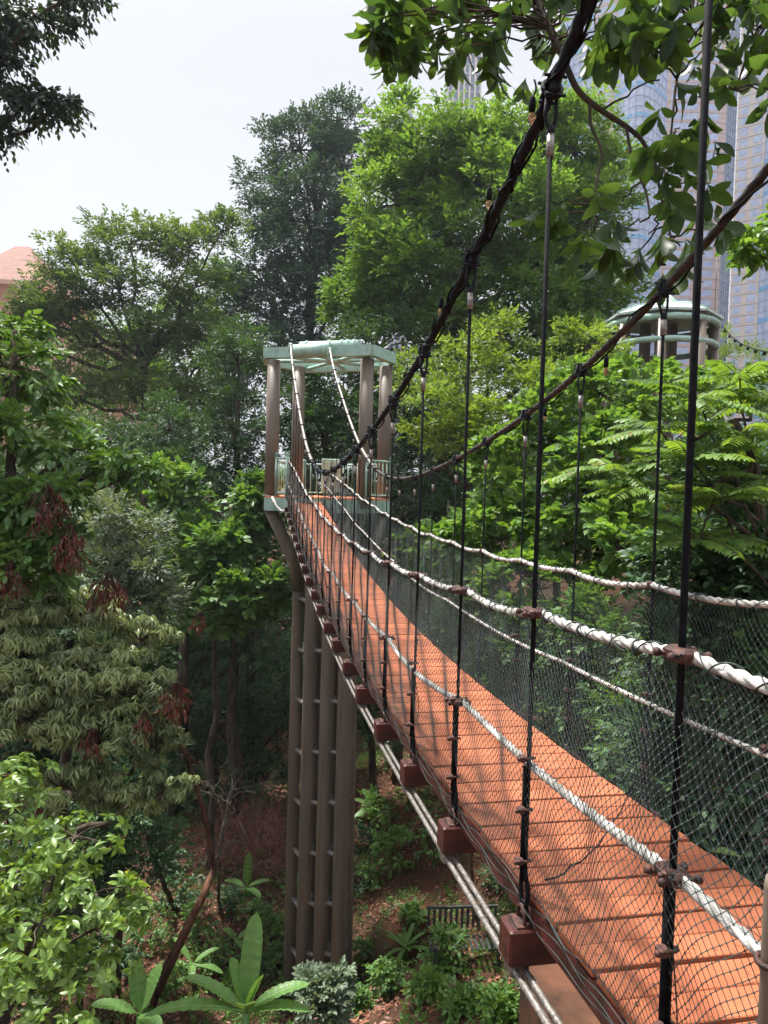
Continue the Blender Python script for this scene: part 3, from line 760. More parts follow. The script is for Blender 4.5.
# tangle of thin dead brush
mb = MB(); tl = MB()
for i in range(420):
    p = gr(rng.uniform(205, 285), rng.uniform(800, 880)); 
    d = nrm(rng.normal(size=3)*[1, 1, .5]+[0, 0, .9]); Lh = rng.uniform(.5, 2.0)
    c = curve(p, p+d*Lh, rng.normal(0, .15, 3), 5); mb.tube(c, np.linspace(.016, .005, 5), 4, cap=False)
    for _ in range(3):
        q = c[rng.integers(1, 5)]; mb.tube([q, q+nrm(rng.normal(size=3)+[0, 0, .3])*rng.uniform(.2, .7)], .006, 3)
    sprays(tl, c[2:], rng.normal(size=(3, 3))*[1, 1, .4], .3, 2, .13, .9, .5, 'simple')
o = mb.build('dead_brush', 'twig_red'); struct(tag(o, 'tangle of dry reddish twigs on the slope left of the tower legs', 'brush'), 'stuff')
o = tl.build('dead_brush_leaves', 'red'); struct(tag(o, 'withered reddish leaves caught in the dry tangle left of the legs', 'dead leaves'), 'stuff')

# ================================================================== TREES
far = dict(tpl='simple', whorl=False)
def gbase(px, py, d, dx=0, dy=0):
    p = at(px, py, d)+np.array([dx, dy, 0]); p[2] = gz(p[0], p[1])-.1; return p

tree('broadleaf_tree', 'tallest dark bluish tree with a narrow crown rising behind the tower', 'tree', gbase(310, 500, 47), at(312, 150, 47),
     [(338, 120, 47, 26, 34), (300, 150, 46, 40, 40), (345, 175, 47, 34, 46), (268, 200, 46, 30, 42), (310, 225, 45, 60, 50), (265, 285, 45, 45, 40), (330, 300, 45, 60, 50), (355, 240, 46, 28, 46), (280, 350, 44, 50, 40)],
     'bluish', r0=.45, K=36, T=28, n=6, size=.28, sub=.33, flat=.55, twig=.7)
tree('umbrella_tree', 'wide spreading tree with layered olive crown and open limbs, left of the tower', 'tree', gbase(150, 560, 38), at(150, 310, 38),
     [(75, 265, 38, 42, 17), (130, 245, 38, 45, 20), (190, 248, 38, 45, 19), (222, 232, 39, 22, 16), (60, 292, 37, 40, 15), (120, 290, 37, 50, 16), (190, 290, 38, 44, 22), (160, 335, 37, 40, 20), (95, 345, 38, 44, 15), (215, 345, 38, 40, 30), (130, 385, 38, 60, 18), (200, 400, 37, 45, 22), (60, 385, 38, 40, 20), (35, 305, 38, 36, 16), (20, 335, 38, 36, 18), (70, 320, 38, 40, 16)],
     'umbrella', r0=.34, K=36, T=28, n=6, size=.25, sub=.40, flat=.42, twig=.6)
tree('broadleaf_tree', 'broad fresh green tree with spreading crown filling the centre above the bridge', 'tree', gbase(450, 600, 32), at(450, 250, 32),
     [(400, 205, 32, 50, 50), (395, 135, 32, 20, 40), (455, 140, 32, 45, 22), (440, 165, 32, 60, 30), (520, 140, 33, 45, 38), (575, 150, 33, 50, 46), (500, 205, 31, 70, 45), (590, 215, 32, 40, 50), (420, 265, 31, 60, 40), (520, 285, 32, 70, 40), (590, 300, 33, 44, 45), (370, 300, 32, 36, 44), (460, 330, 31, 60, 35), (560, 350, 32, 60, 30)],
     'fresh', r0=.40, K=34, T=27, n=6, size=.29, sub=.37, flat=.45, twig=.7)
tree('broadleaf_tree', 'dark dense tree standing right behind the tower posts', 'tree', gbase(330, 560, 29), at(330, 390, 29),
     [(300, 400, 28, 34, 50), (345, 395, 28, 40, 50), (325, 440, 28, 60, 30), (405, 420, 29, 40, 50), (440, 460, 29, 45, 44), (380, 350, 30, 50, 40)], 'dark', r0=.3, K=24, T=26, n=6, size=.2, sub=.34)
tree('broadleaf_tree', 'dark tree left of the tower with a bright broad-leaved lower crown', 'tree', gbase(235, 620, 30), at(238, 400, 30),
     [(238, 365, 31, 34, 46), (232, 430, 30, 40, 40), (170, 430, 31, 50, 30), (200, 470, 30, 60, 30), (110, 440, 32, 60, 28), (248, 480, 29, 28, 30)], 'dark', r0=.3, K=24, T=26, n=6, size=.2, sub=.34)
tree('young_tree', 'yellow-tipped green tree between the left cable and the tower post', 'tree', gbase(470, 600, 24), at(470, 400, 24),
     [(425, 370, 24, 34, 36), (465, 380, 23, 42, 40), (500, 340, 24, 40, 26), (540, 385, 23, 44, 28), (430, 425, 22, 30, 32), (485, 440, 22, 40, 40), (590, 345, 24, 40, 26)], 'yellow', r0=.2, K=18, T=22, n=6, size=.19, sub=.34, flat=.45)
tree('broadleaf_tree', 'soft green tree behind the umbrella tree, filling the gap beside the tower', 'tree', gbase(180, 560, 46), at(180, 380, 46),
     [(190, 330, 46, 50, 40), (225, 300, 47, 34, 44), (120, 350, 46, 50, 36), (170, 400, 45, 60, 44), (60, 420, 46, 50, 36), (230, 400, 45, 40, 50)], 'mid', r0=.3, K=30, T=28, n=6, size=.25)
tree('broadleaf_tree', 'dark low tree closing the gloom behind the dry brush', 'tree', gbase(215, 800, 32), at(215, 700, 32),
     [(215, 770, 31.5, 44, 30), (150, 770, 31.5, 44, 34), (265, 780, 31.5, 36, 34), (185, 800, 30, 40, 22)], 'dark', r0=.2, K=26, T=22, n=6, size=.2)
tree('bamboo_clump', 'pale lime-green feathery clump showing right of the distant shelter', 'bamboo', gbase(720, 600, 34), at(722, 380, 34),
     [(735, 370, 34, 34, 40), (700, 380, 34, 26, 26), (655, 385, 34, 36, 26), (760, 400, 34, 26, 44)], 'yellow', r0=.08, K=20, T=24, n=7, size=.22, tpl='thin', sub=.4, upb=.8)
tree('broadleaf_tree', 'mid-green broad-leaved tree at the left of the tower platform', 'tree', gbase(215, 700, 25), at(215, 510, 25),
     [(180, 500, 25, 30, 26), (232, 540, 24, 40, 36), (190, 560, 25, 40, 30), (262, 500, 24, 22, 40), (255, 590, 23, 40, 30), (215, 610, 24, 44, 26)], 'mid', r0=.16, K=22, T=20, n=5, size=.25, tpl='heart', sub=.36, flat=.4)
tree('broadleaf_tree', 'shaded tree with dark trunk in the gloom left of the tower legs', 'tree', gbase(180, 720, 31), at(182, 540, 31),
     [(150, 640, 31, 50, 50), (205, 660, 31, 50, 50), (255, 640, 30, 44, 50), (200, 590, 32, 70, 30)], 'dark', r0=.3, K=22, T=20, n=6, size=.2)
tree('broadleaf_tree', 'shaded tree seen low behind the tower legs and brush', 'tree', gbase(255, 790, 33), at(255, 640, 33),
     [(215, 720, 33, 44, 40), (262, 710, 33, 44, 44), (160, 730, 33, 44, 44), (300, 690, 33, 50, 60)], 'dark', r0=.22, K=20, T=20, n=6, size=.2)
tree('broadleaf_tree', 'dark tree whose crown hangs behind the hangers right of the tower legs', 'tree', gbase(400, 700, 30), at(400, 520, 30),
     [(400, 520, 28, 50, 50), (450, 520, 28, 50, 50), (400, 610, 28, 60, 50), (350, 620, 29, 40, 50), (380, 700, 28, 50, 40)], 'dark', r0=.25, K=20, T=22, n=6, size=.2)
# far wood closing the view
for i, (px, py, d, rx, ry, lab) in enumerate(((10, 480, 55, 90, 70, 'far dark tree behind the leaves at the left edge'), (130, 480, 52, 100, 80, 'far dark tree below the layered umbrella tree'),
        (400, 450, 50, 100, 100, 'far dark tree behind the tower railing'), (560, 430, 48, 100, 80, 'far green tree behind the climbers mid-picture'), (700, 470, 46, 90, 60, 'far green tree behind the fronds right of the shelter'),
        (250, 560, 48, 110, 110, 'far dark tree low behind the tower legs'), (-60, 560, 50, 80, 120, 'far dark tree beyond the left edge leaves'), (830, 440, 46, 70, 90, 'far green tree at the right edge'))):
    tree('broadleaf_tree', lab, 'tree', gbase(px, py+120, d), at(px, py, d), [(px-rx*.4, py, d, rx*.6, ry*.8), (px+rx*.4, py, d, rx*.6, ry*.8), (px, py+ry*.8, d-2, rx, ry*.7)], 'dark' if i < 4 or i > 4 else 'mid', r0=.3, K=26, T=26, n=6, size=.3, sub=.38, twig=.8)

# --- left side, nearer
tree('broadleaf_tree', 'leafy tree at the left edge with large shiny leaves and dead brown clusters', 'tree', gbase(-30, 1000, 12), at(15, 330, 12.5),
     [(10, 370, 12.5, 46, 26), (20, 430, 12, 55, 24), (-10, 500, 12, 50, 30), (50, 490, 11.5, 30, 20), (15, 560, 11.5, 50, 26), (60, 545, 11.5, 26, 16), (-5, 325, 13, 40, 20), (75, 450, 12, 30, 9), (115, 462, 12, 26, 7), (150, 470, 12, 22, 5)], 'mid', r0=.14, K=22, T=10, n=6, size=.19, tpl='oval', wscale=.85, sub=.36, flat=.5, twig=.35, droop=.45)
tree('shrub_tree', 'fine-leaved ash-green bushy tree behind the drooping foliage', 'tree', gbase(120, 900, 17), at(120, 560, 17),
     [(100, 520, 17, 44, 26), (140, 545, 17, 34, 30), (120, 580, 16.5, 50, 34), (160, 605, 17, 26, 34), (70, 570, 17, 40, 30)], 'ash', r0=.12, K=26, T=18, n=7, size=.15, tpl='narrow', sub=.34, twig=.35)
def droop_tree():
    kw = dict(r0=.17, K=34, T=13, n=10, size=.165, tpl='narrow', wscale=.66, sub=.36, flat=.35, twig=.16, droop=.25, angle=2.05, upb=1.3, outward=.5, whorl=True, jit=.25)
    return tree('drooping_tree', 'grey-green tree with hanging slender leaves filling the left side', 'tree', gbase(40, 1100, 12), at(70, 640, 12.5),
     [(30, 610, 12, 44, 24), (90, 615, 12.3, 44, 24), (140, 640, 12.5, 34, 22), (20, 660, 11.5, 44, 26), (80, 670, 11.5, 50, 28), (140, 695, 12, 34, 30), (30, 720, 11, 46, 26), (100, 735, 11.3, 44, 26), (155, 745, 12, 28, 26), (60, 790, 11, 44, 22), (120, 790, 11.6, 40, 22), (165, 790, 12.2, 20, 22)], 'droop', 'bark', **kw)
droop_tree()
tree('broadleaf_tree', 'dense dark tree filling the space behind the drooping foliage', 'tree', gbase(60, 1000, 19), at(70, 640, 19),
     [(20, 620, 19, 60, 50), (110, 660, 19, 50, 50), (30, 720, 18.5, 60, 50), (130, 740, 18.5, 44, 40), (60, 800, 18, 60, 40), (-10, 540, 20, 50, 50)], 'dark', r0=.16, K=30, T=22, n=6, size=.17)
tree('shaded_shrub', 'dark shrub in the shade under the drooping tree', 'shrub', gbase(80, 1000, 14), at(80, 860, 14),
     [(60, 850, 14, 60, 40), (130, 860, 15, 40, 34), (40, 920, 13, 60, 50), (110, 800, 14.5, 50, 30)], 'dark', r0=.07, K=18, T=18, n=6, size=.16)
tree('whorled_tree', 'sunlit bright green tree with star-like leaf whorls in the bottom left corner', 'tree', gbase(-40, 1300, 8), at(20, 900, 8.2),
     [(20, 815, 8.3, 46, 11), (75, 838, 8.1, 44, 10), (15, 868, 7.9, 48, 11), (95, 893, 7.9, 44, 10), (40, 925, 7.6, 60, 11), (10, 965, 7.3, 48, 12), (85, 975, 7.6, 40, 10), (60, 1010, 7.3, 44, 10), (125, 915, 8, 22, 7), (10, 778, 8.6, 30, 10), (20, 890, 8.6, 60, 24), (30, 960, 8.4, 60, 30)], 'whorl', r0=.08, K=38, T=3, n=7, size=.125, tpl='oval', wscale=.85, sub=.45, flat=.3, twig=.12, angle=1.35, droop=.25, whorl=True, upb=.9, wr=.012)
# dead brown leaf bunches hanging in the left trees
for i, (px, py, d, r, lab) in enumerate(((48, 508, 11.0, .30, 'bunch of dead red-brown leaves in the middle of the left edge tree'), (70, 545, 11, .28, 'hanging brown leaves just above the drooping foliage'), (108, 590, 11.5, .26, 'dark red tuft of dead leaves at the top of the drooping foliage'),
        (176, 700, 11.6, .24, 'large dark red clump of dead leaves at the right fringe of the drooping tree'), (92, 742, 10.8, .16, 'small brown withered spray inside the drooping tree'), (45, 800, 10.8, .16, 'withered brown spray low in the drooping tree'), (200, 620, 14, .13, 'small red tuft standing off in the dark gap'), (12, 578, 11, .22, 'orange-brown dead leaves by the left edge'), (145, 722, 10.9, .14, 'reddish withered spray beside the large red clump'))):
    c = at(px, py, d); lf = MB(); n = int(34*(r/.25)**2); u_ = nrm(rng.normal(size=(n, 3)))*rng.random((n, 1))**.4*r*[1, 1, 1.25]
    sprays(lf, c+u_*.9, u_*[1, 1, 0]+[0, 0, -.12]+rng.normal(0, .05, (n, 3)), .10, 5, .115, .8, .9, 'narrow', jit=.7)
    for q in u_[:14]: lf.tube(curve(c+[0, 0, r*1.2], c+q*.9, (0, 0, .05), 5), .006, 4, cap=False, tint=.1)
    o = lf.build('dead_leaf_cluster', 'red', None, c); tag(o, lab, 'dead leaves', 'dead leaf clusters in the left trees')

# leaning trunks, bare shrub
def trunk(label, pts, r, mat, branches=0, name='leaning_trunk', cat='tree trunk'):
    pts = [np.array(p) for p in pts]; root = thing(name, label, cat, pts[0])
    t = np.linspace(0, len(pts)-1, 26); P = np.stack([np.interp(t, range(len(pts)), [p[i] for p in pts]) for i in range(3)], -1)
    for _ in range(3): P[1:-1] = (P[:-2]+2*P[1:-1]+P[2:])/4
    P += rng.normal(0, .012, P.shape)
    mb = MB(); mb.tube(P, np.linspace(r, r*.6, 26)*(1+.1*rng.normal(size=26)), 10); mb.build('trunk', mat, root)
    if branches:
        b = MB()
        for _ in range(branches):
            q = P[rng.integers(6, 26)]; d = nrm(rng.normal(size=3)*[1, 1, .4]+[0, 0, .9]); e = q+d*rng.uniform(.6, 1.6)
            c = curve(q, e, rng.normal(0, .1, 3), 6, .02); b.tube(c, np.linspace(r*.35, .004, 6), 5, cap=False)
            for _ in range(4): s_ = c[rng.integers(2, 6)]; b.tube(curve(s_, s_+nrm(rng.normal(size=3)+[0, 0, .6])*rng.uniform(.3, .7), rng.normal(0, .04, 3), 4), [.01, .007, .005, .003], 4, cap=False)
        b.build('branches', mat, root)
    return root
trunk('thick reddish trunk leaning left in two steps beside the dry brush', [gr(150, 990), at(190, 925, 17.8), at(214, 872, 19), at(213, 860, 19), at(205, 812, 19), at(188, 762, 18.5), at(172, 700, 18)], .095, 'bark_red')
trunk('short forked red-brown log rising from the slope behind the leaning trunk', [gr(150, 1010), at(180, 945, 16.8), at(198, 905, 17)], .10, 'bark_red')
trunk('slim dull trunk in the shade left of the reddish trunk', [gr(175, 910), at(150, 850, 19), at(140, 780, 19)], .08, 'bark')
trunk('bare pale shrub with forked leafless twigs in the dry brush', [gr(219, 905), at(219, 850, 20.5), at(226, 815, 20.7), at(232, 790, 20.8)], .05, 'bark_pale', 16, 'bare_shrub', 'shrub')
trunk('second bare reddish shrub close to the tower legs', [gr(262, 880), at(262, 850, 21.5), at(268, 815, 21.5)], .03, 'twig_red', 14, 'bare_shrub', 'shrub')
trunk('fallen pole lying across the slope below the dry brush', [gr(200, 985), gr(262, 935)], .05, 'bark')
trunk('straight dark trunk standing in the gloom under the mid-green tree', [gr(182, 780), at(183, 700, 29), at(184, 560, 29)], .28, 'bark')
trunk('dark trunk standing far back just left of the tower legs', [gr(252, 780), at(250, 700, 33), at(250, 560, 33)], .26, 'bark')
trunk('grey trunk glimpsed right of the tower legs', [gr(375, 800), at(368, 700, 30), at(362, 520, 30)], .18, 'bark')
trunk('pale trunk seen through the hangers right of the tower platform', [gr(455, 700), at(452, 620, 24), at(449, 500, 24)], .12, 'bark_pale')
trunk('slim grey stake under the bridge deck by the bench', [gr(472, 905), at(471, 850, 11.5)], .06, 'bark_pale', 0, 'wooden_stake', 'stake')

# --- right side
def vine_mound():
    kw = dict(r0=.1, K=26, T=12, n=5, size=.19, tpl='heart', sub=.34, flat=.45, twig=.32, shell=.75, upb=.5, droop=.3)
    tree('climber_thicket', 'bright green mound of heart-leaved climbers behind the right net', 'thicket', gbase(560, 700, 18), at(560, 480, 18),
     [(520, 470, 18, 50, 44), (560, 420, 18, 44, 40), (600, 395, 17.5, 46, 34), (500, 540, 17, 50, 36), (560, 520, 16.5, 50, 44), (450, 555, 18, 44, 30), (610, 470, 16, 44, 50), (620, 550, 15, 50, 44), (540, 590, 15.5, 54, 36), (665, 398, 19, 56, 26), (720, 392, 20, 40, 24), (640, 372, 21, 30, 14)], 'fresh', **kw)
vine_mound()
tree('shrub', 'leafy green shrub low behind the right net near the middle', 'shrub', gbase(520, 760, 17), at(520, 650, 16),
     [(480, 620, 17, 50, 36), (540, 650, 15, 50, 40), (600, 640, 14, 50, 40), (500, 690, 16, 50, 36), (440, 600, 19, 40, 30), (580, 710, 14, 50, 40), (650, 720, 12, 50, 50)], 'mid', r0=.08, K=18, T=16, n=6, size=.16, tpl='oval', sub=.36)
tree('shrub', 'dark broad-leaved bush behind the right net at the right edge', 'shrub', gbase(740, 900, 11), at(730, 600, 11),
     [(730, 480, 11, 50, 44), (700, 560, 10.5, 56, 44), (760, 580, 10, 50, 50), (700, 650, 10.5, 50, 40), (770, 680, 9.5, 50, 60), (700, 760, 10.5, 60, 60), (780, 790, 9.5, 50, 60), (650, 830, 11.5, 50, 50)], 'dark', r0=.08, K=20, T=16, n=6, size=.17, tpl='oval', sub=.36, flat=.45)
tree('shrub', 'mixed green undergrowth on the bank under the far right of the bridge', 'shrub', gbase(760, 1000, 8), at(700, 860, 12),
     [(590, 800, 14, 60, 40), (640, 800, 13, 60, 50), (520, 780, 17, 50, 30), (720, 880, 10, 60, 50)], 'dark', r0=.05, K=16, T=16, n=6, size=.16, tpl='oval')

def frond_tree():
    base = gbase(800, 900, 9.5); root = thing('frond_tree', 'light green tree with layered feather-shaped fronds at the right', 'tree', base)
    W = MB(); Lf = MB(); top = at(735, 420, 9.5)
    tr = curve(base, top, (.5, 0, .2), 12, .05); W.tube(tr, np.linspace(.09, .04, 12), 8)
    hubs = [(700, 400, 9.2), (745, 440, 9), (690, 460, 8.8), (740, 380, 9.6), (660, 430, 9.4), (720, 500, 8.6), (770, 480, 8.8), (650, 490, 9.2), (765, 400, 9.8), (610, 470, 9.6), (700, 540, 8.8)]
    for (px, py, d) in hubs:
        h = at(px, py, d); W.tube(curve(tr[rng.integers(6, 12)], h, (0, 0, -.1), 7, .03), np.linspace(.03, .012, 7), 6, cap=False)
        nf = 11
        for j in range(nf):
            a = j/nf*2*PI+rng.normal(0, .25); el = rng.uniform(-.15, .45)
            D = np.array([math.cos(a)*math.cos(el), math.sin(a)*math.cos(el), math.sin(el)]); Lg = rng.uniform(.65, 1.0)
            c = curve(h, h+D*Lg+[0, 0, -.18*Lg], (0, 0, .07), 10); W.tube(c, np.linspace(.007, .0025, 10), 4, cap=False)
            n = 26; t = (np.arange(n)//2+1.5)/(n/2+1); q = np.stack([np.interp(t, np.linspace(0, 1, 10), c[:, k]) for k in range(3)], -1)
            T = nrm(np.stack([np.gradient(q[:, k]) for k in range(3)], -1)+1e-6*D); T = nrm(T*.5+D*.5)
            S = nrm(np.cross(D, [0, 0, 1.])); sd = np.where(np.arange(n) % 2, 1, -1)[:, None]
            ld = nrm(T*.42+S*sd+np.array([0, 0, -.28])+rng.normal(0, .06, (n, 3))); N_ = np.cross(S, D)+rng.normal(0, .12, (n, 3))
            leaves(Lf, q, ld, N_, (.075+.13*np.sin(PI*np.clip(t, 0, 1)*.93+.1))*Lg, 'oval', .85, np.clip(rng.random()*.6+rng.random(n)*.4, 0, 1))
    W.build('trunk', 'bark', root); Lf.build('crown', 'frond', root)
frond_tree()

# overhanging bough close to the camera (its trunk stands right of the view)
def overhead():
    base = np.array([6.5, 2.6, 0.]); base[2] = gz(6.5, 2.6)
    root = thing('overhanging_tree', 'tree bough with large dark oval leaves hanging across the top right', 'tree', base)
    W = MB(); Lf = MB()
    top = at(1050, -260, 4.6)
    W.tube(curve(base, top, (.3, .2, 0), 12, .03), np.linspace(.16, .07, 12), 10)
    bough = [top, at(900, -120, 4.5), at(760, -70, 4.4), at(640, -50, 4.3), at(520, -45, 4.3), at(420, -50, 4.4), at(370, -40, 4.5)]
    t = np.linspace(0, 6, 40); B = np.stack([np.interp(t, range(7), [p[i] for p in bough]) for i in range(3)], -1)
    for _ in range(3): B[1:-1] = (B[:-2]+2*B[1:-1]+B[2:])/4
    W.tube(B, np.linspace(.05, .018, 40), 8)
    def twig(pts, r0, r1):
        pts = np.array(pts); t = np.linspace(0, len(pts)-1, 5*len(pts)); Q = np.stack([np.interp(t, range(len(pts)), pts[:, i]) for i in range(3)], -1)
        for _ in range(3): Q[1:-1] = (Q[:-2]+2*Q[1:-1]+Q[2:])/4
        W.tube(Q, np.linspace(r0, r1, len(Q)), 6, cap=False); return Q
    main = twig([at(520, -45, 4.3), at(545, 20, 4.1), at(562, 55, 4.0), at(577, 92, 4.0), at(603, 112, 4.0), at(626, 126, 4.0), at(643, 140, 4.0), at(655, 168, 4.0)], .022, .010)
    s1 = twig([at(590, 102, 4.0), at(590, 125, 4.0), at(603, 152, 3.95), at(596, 185, 3.9), at(592, 215, 3.9)], .010, .006)
    s2 = twig([at(626, 126, 4.0), at(632, 160, 3.95), at(646, 190, 3.9), at(650, 215, 3.85)], .010, .006)
    s3 = twig([at(700, -60, 4.4), at(690, 30, 4.3), at(676, 80, 4.2), at(672, 125, 4.1), at(668, 160, 4.1)], .012, .006)
    s4 = twig([at(655, 165, 4.0), at(665, 215, 3.95), at(672, 240, 3.9), at(660, 265, 3.9)], .009, .005)
    s5 = twig([at(820, -90, 4.4), at(770, 20, 4.3), at(750, 50, 4.25), at(735, 90, 4.2)], .012, .006)
    anchors = np.concatenate([B[8:], main, s1, s2, s3, s4, s5])
    W_ = []
    def reg(n, x0, x1, y0, y1): W_.extend([(rng.uniform(x0, x1), rng.uniform(y0, y1)) for _ in range(n)])
    reg(12, 375, 450, -25, 25); reg(6, 385, 405, 25, 48); reg(22, 400, 500, -20, 50); reg(24, 480, 580, -20, 52); reg(30, 570, 680, -20, 62); reg(30, 670, 790, -25, 68)
    reg(5, 590, 650, 30, 62); reg(6, 745, 790, 40, 110)
    W_ += [(378, 38), (392, 55), (415, 50), (432, 58), (452, 52), (470, 58), (487, 50), (505, 62), (530, 72)]
    W_ += [(672, 118), (664, 150), (680, 140), (655, 178), (676, 180), (690, 165), (668, 205), (690, 212), (655, 230), (678, 238), (700, 195), (640, 262), (662, 275), (704, 225), (684, 100), (660, 92), (698, 150), (646, 160), (672, 160), (684, 195), (662, 215), (700, 238), (680, 258), (648, 246), (712, 110), (725, 90)]
    W_ += [(592, 205), (575, 212), (606, 222), (622, 214), (585, 235), (600, 245), (560, 225), (628, 240), (550, 212)]
    for (px, py) in W_:
        d = rng.uniform(3.8, 4.7) if py < 90 else rng.uniform(3.75, 4.15)
        p = at(px, py-12, d); dd = np.linalg.norm(anchors-p, axis=1)+np.where(anchors[:, 2] < p[2]-.1, .5, 0); a = anchors[np.argmin(dd)]
        Ln = np.linalg.norm(p-a)
        if Ln > .06: W.tube(curve(a, p, (0, 0, .06*Ln), 6, .01), np.linspace(.007, .004, 6), 5, cap=False)
        D = nrm((p-a)*1.0/(Ln+.01)+[0, 0, -.5]+rng.normal(0, .25, 3))
        sprays(Lf, [p], [D], .10, int(rng.integers(5, 9)), rng.uniform(.12, .19), .9, .8, 'obov', whorl=True, jit=.3, wscale=.82)
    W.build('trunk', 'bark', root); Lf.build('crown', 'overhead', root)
overhead()
# dark leafy boughs of a tree outside the frame, top-left corner
tree('corner_tree', 'dark silhouetted boughs hanging in at the top left corner', 'tree', gbase(-260, 900, 13), at(-160, 100, 13),
     [(25, 15, 13, 44, 18), (75, -5, 13, 34, 14), (5, 60, 13, 26, 16), (30, 100, 13, 24, 9), (55, 105, 13.2, 22, 7), (-30, 30, 13, 40, 50), (-10, 125, 13, 20, 14)], 'corner', r0=.22, K=50, T=7, n=6, size=.125, tpl='oval', sub=.34, flat=.5, twig=.30, upb=0., droop=.5, shell=.2)
# leafy spray entering at the right edge
tree('young_tree', 'small leafy spray entering at the right edge beside the curved tower', 'tree', gbase(880, 600, 11), at(860, 230, 11),
     [(762, 232, 11, 20, 10), (775, 255, 11, 20, 14), (748, 248, 10.9, 12, 6), (790, 225, 11, 25, 20)], 'fresh', r0=.08, K=22, T=4, n=7, size=.17, tpl='oval', sub=.45, flat=.4, twig=.25, droop=.4)

# --- bananas and understory plants
def banana(label, px, py, d, lv, s=1., name='banana_plant', cat='banana plant'):
    """lv: leaves as (azimuth, elevation, length, width)"""
    p = gr(px, py) if d is None else at(px, py, d)
    if d is not None: p = np.array([p[0], p[1], gz(p[0], p[1])-.1]); 
    root = thing(name, label, cat, p)
    crownz = at(px, py, d)[2] if d is not None else p[2]+.3*s
    h = np.array([p[0], p[1], crownz]); st = MB(); st.tube([p, (p+h)/2, h], [.09*s, .08*s, .05*s], 10); st.build('stem', 'bark_pale' if False else L['banana'], root)
    for (az, el, Lg, w) in lv:
        D = np.array([math.sin(az+YAW)*math.cos(el), math.cos(az+YAW)*math.cos(el), math.sin(el)]); Lg *= s; w *= s
        az0 = az
        n = 26; t = np.linspace(0, 1, n); drop = .28*Lg*(math.cos(el)+.15)
        P = h+D*Lg*t[:, None]+np.array([0, 0, -1])*drop*(t**2.2)[:, None]
        S = nrm(np.cross(D, [0, 0, 1.])); Nn = np.cross(S, D)
        uu = np.clip((t-.10)/.90, 0, 1); hw = w*np.where(t < .10, .06, np.clip(np.clip(1-np.abs(2*uu-1)**3, 0, 1)**.65*(1-.12*uu), .02, 1))
        rip = .012*np.sin(np.arange(n)*2.4)*hw/w
        V = []
        for sgn, fr in ((-1, 1), (-1, .5), (0, 0), (1, .5), (1, 1)):
            V.append(P+S*sgn*fr*hw[:, None]+Nn*(.35*hw*fr*(1-.5*fr)+.0*rip)[:, None]+Nn*(rip*fr)[:, None])
        V = np.stack(V, 1).reshape(-1, 3); i = np.arange(n-1)[:, None]*5; j = np.arange(4)[None]
        mb = MB(); F = np.stack([i+j, i+j+1, i+j+6, i+j+5], -1).reshape(-1, 4)
        mb.add(V, F, np.clip(.45+.12*np.sin(np.repeat(np.arange(n-1), 4)*1.9+az)+rng.normal(0, .06, len(F)), 0, 1), True)
        mb.tube(P-Nn*.006, np.linspace(.022*s, .004*s, n), 6, tint=1.0)
        mb.build('leaf', 'banana', root)
    return root
banana('largest banana plant, its tall leaf standing upright at the bottom beside the tower legs', 246, 1012, 9.6,
       [(.15, 1.3, 1.35, .15), (-.9, 1.15, .8, .11), (2.2, 1.2, .8, .10), (-1.65, .30, 1.4, .12), (-1.35, .6, 1.1, .11), (1.3, .55, 1.0, .12), (1.5, .3, .9, .11), (3.0, .9, .8, .13)])
banana('banana plant with two upright leaves at the bottom left of the ravine floor', 140, 1015, 11.5, [(-.6, 1.2, .9, .15), (.8, 1.15, .9, .15), (-1.8, .6, .9, .14), (2.4, .5, .8, .14)])
banana('banana plant standing in front of the dry brush', 246, 897, None, [(.1, 1.35, 1.25, .15), (1.3, .5, .9, .13), (-1.3, .45, .9, .15), (2.3, .3, .8, .14), (-2.2, .2, .9, .14)])
banana('banana plant with low spreading leaves left of the fallen pole', 192, 975, None, [(-1.0, .75, 1.1, .10), (1.1, .6, .9, .10), (-1.6, .15, .9, .12), (1.7, .15, .9, .12), (2.9, .4, .7, .1)])
banana('broad-leaved plant at the foot of the slope below the dry brush', 236, 950, None, [(-.9, .5, .7, .12), (.9, .5, .7, .12), (2.5, .3, .6, .12)], 1., 'broadleaf_plant', 'plant')
banana('large-leaved plant right of the tower legs beneath the bridge', 372, 815, None, [(.2, 1.2, 1.1, .17), (1.3, .5, .9, .16), (-1.3, .5, 1.1, .16), (-.8, .95, 1.0, .15), (2.3, .1, .8, .15), (-2.3, .1, 1.0, .16)], 1., 'broadleaf_plant', 'plant')
banana('upright strap-leaved plant in the leaf litter under the lower cable', 405, 960, None, [(a, .55+.35*math.sin(a*3), .75, .06) for a in np.linspace(0, 6, 13)], 1.1, 'strap_leaf_plant', 'plant')

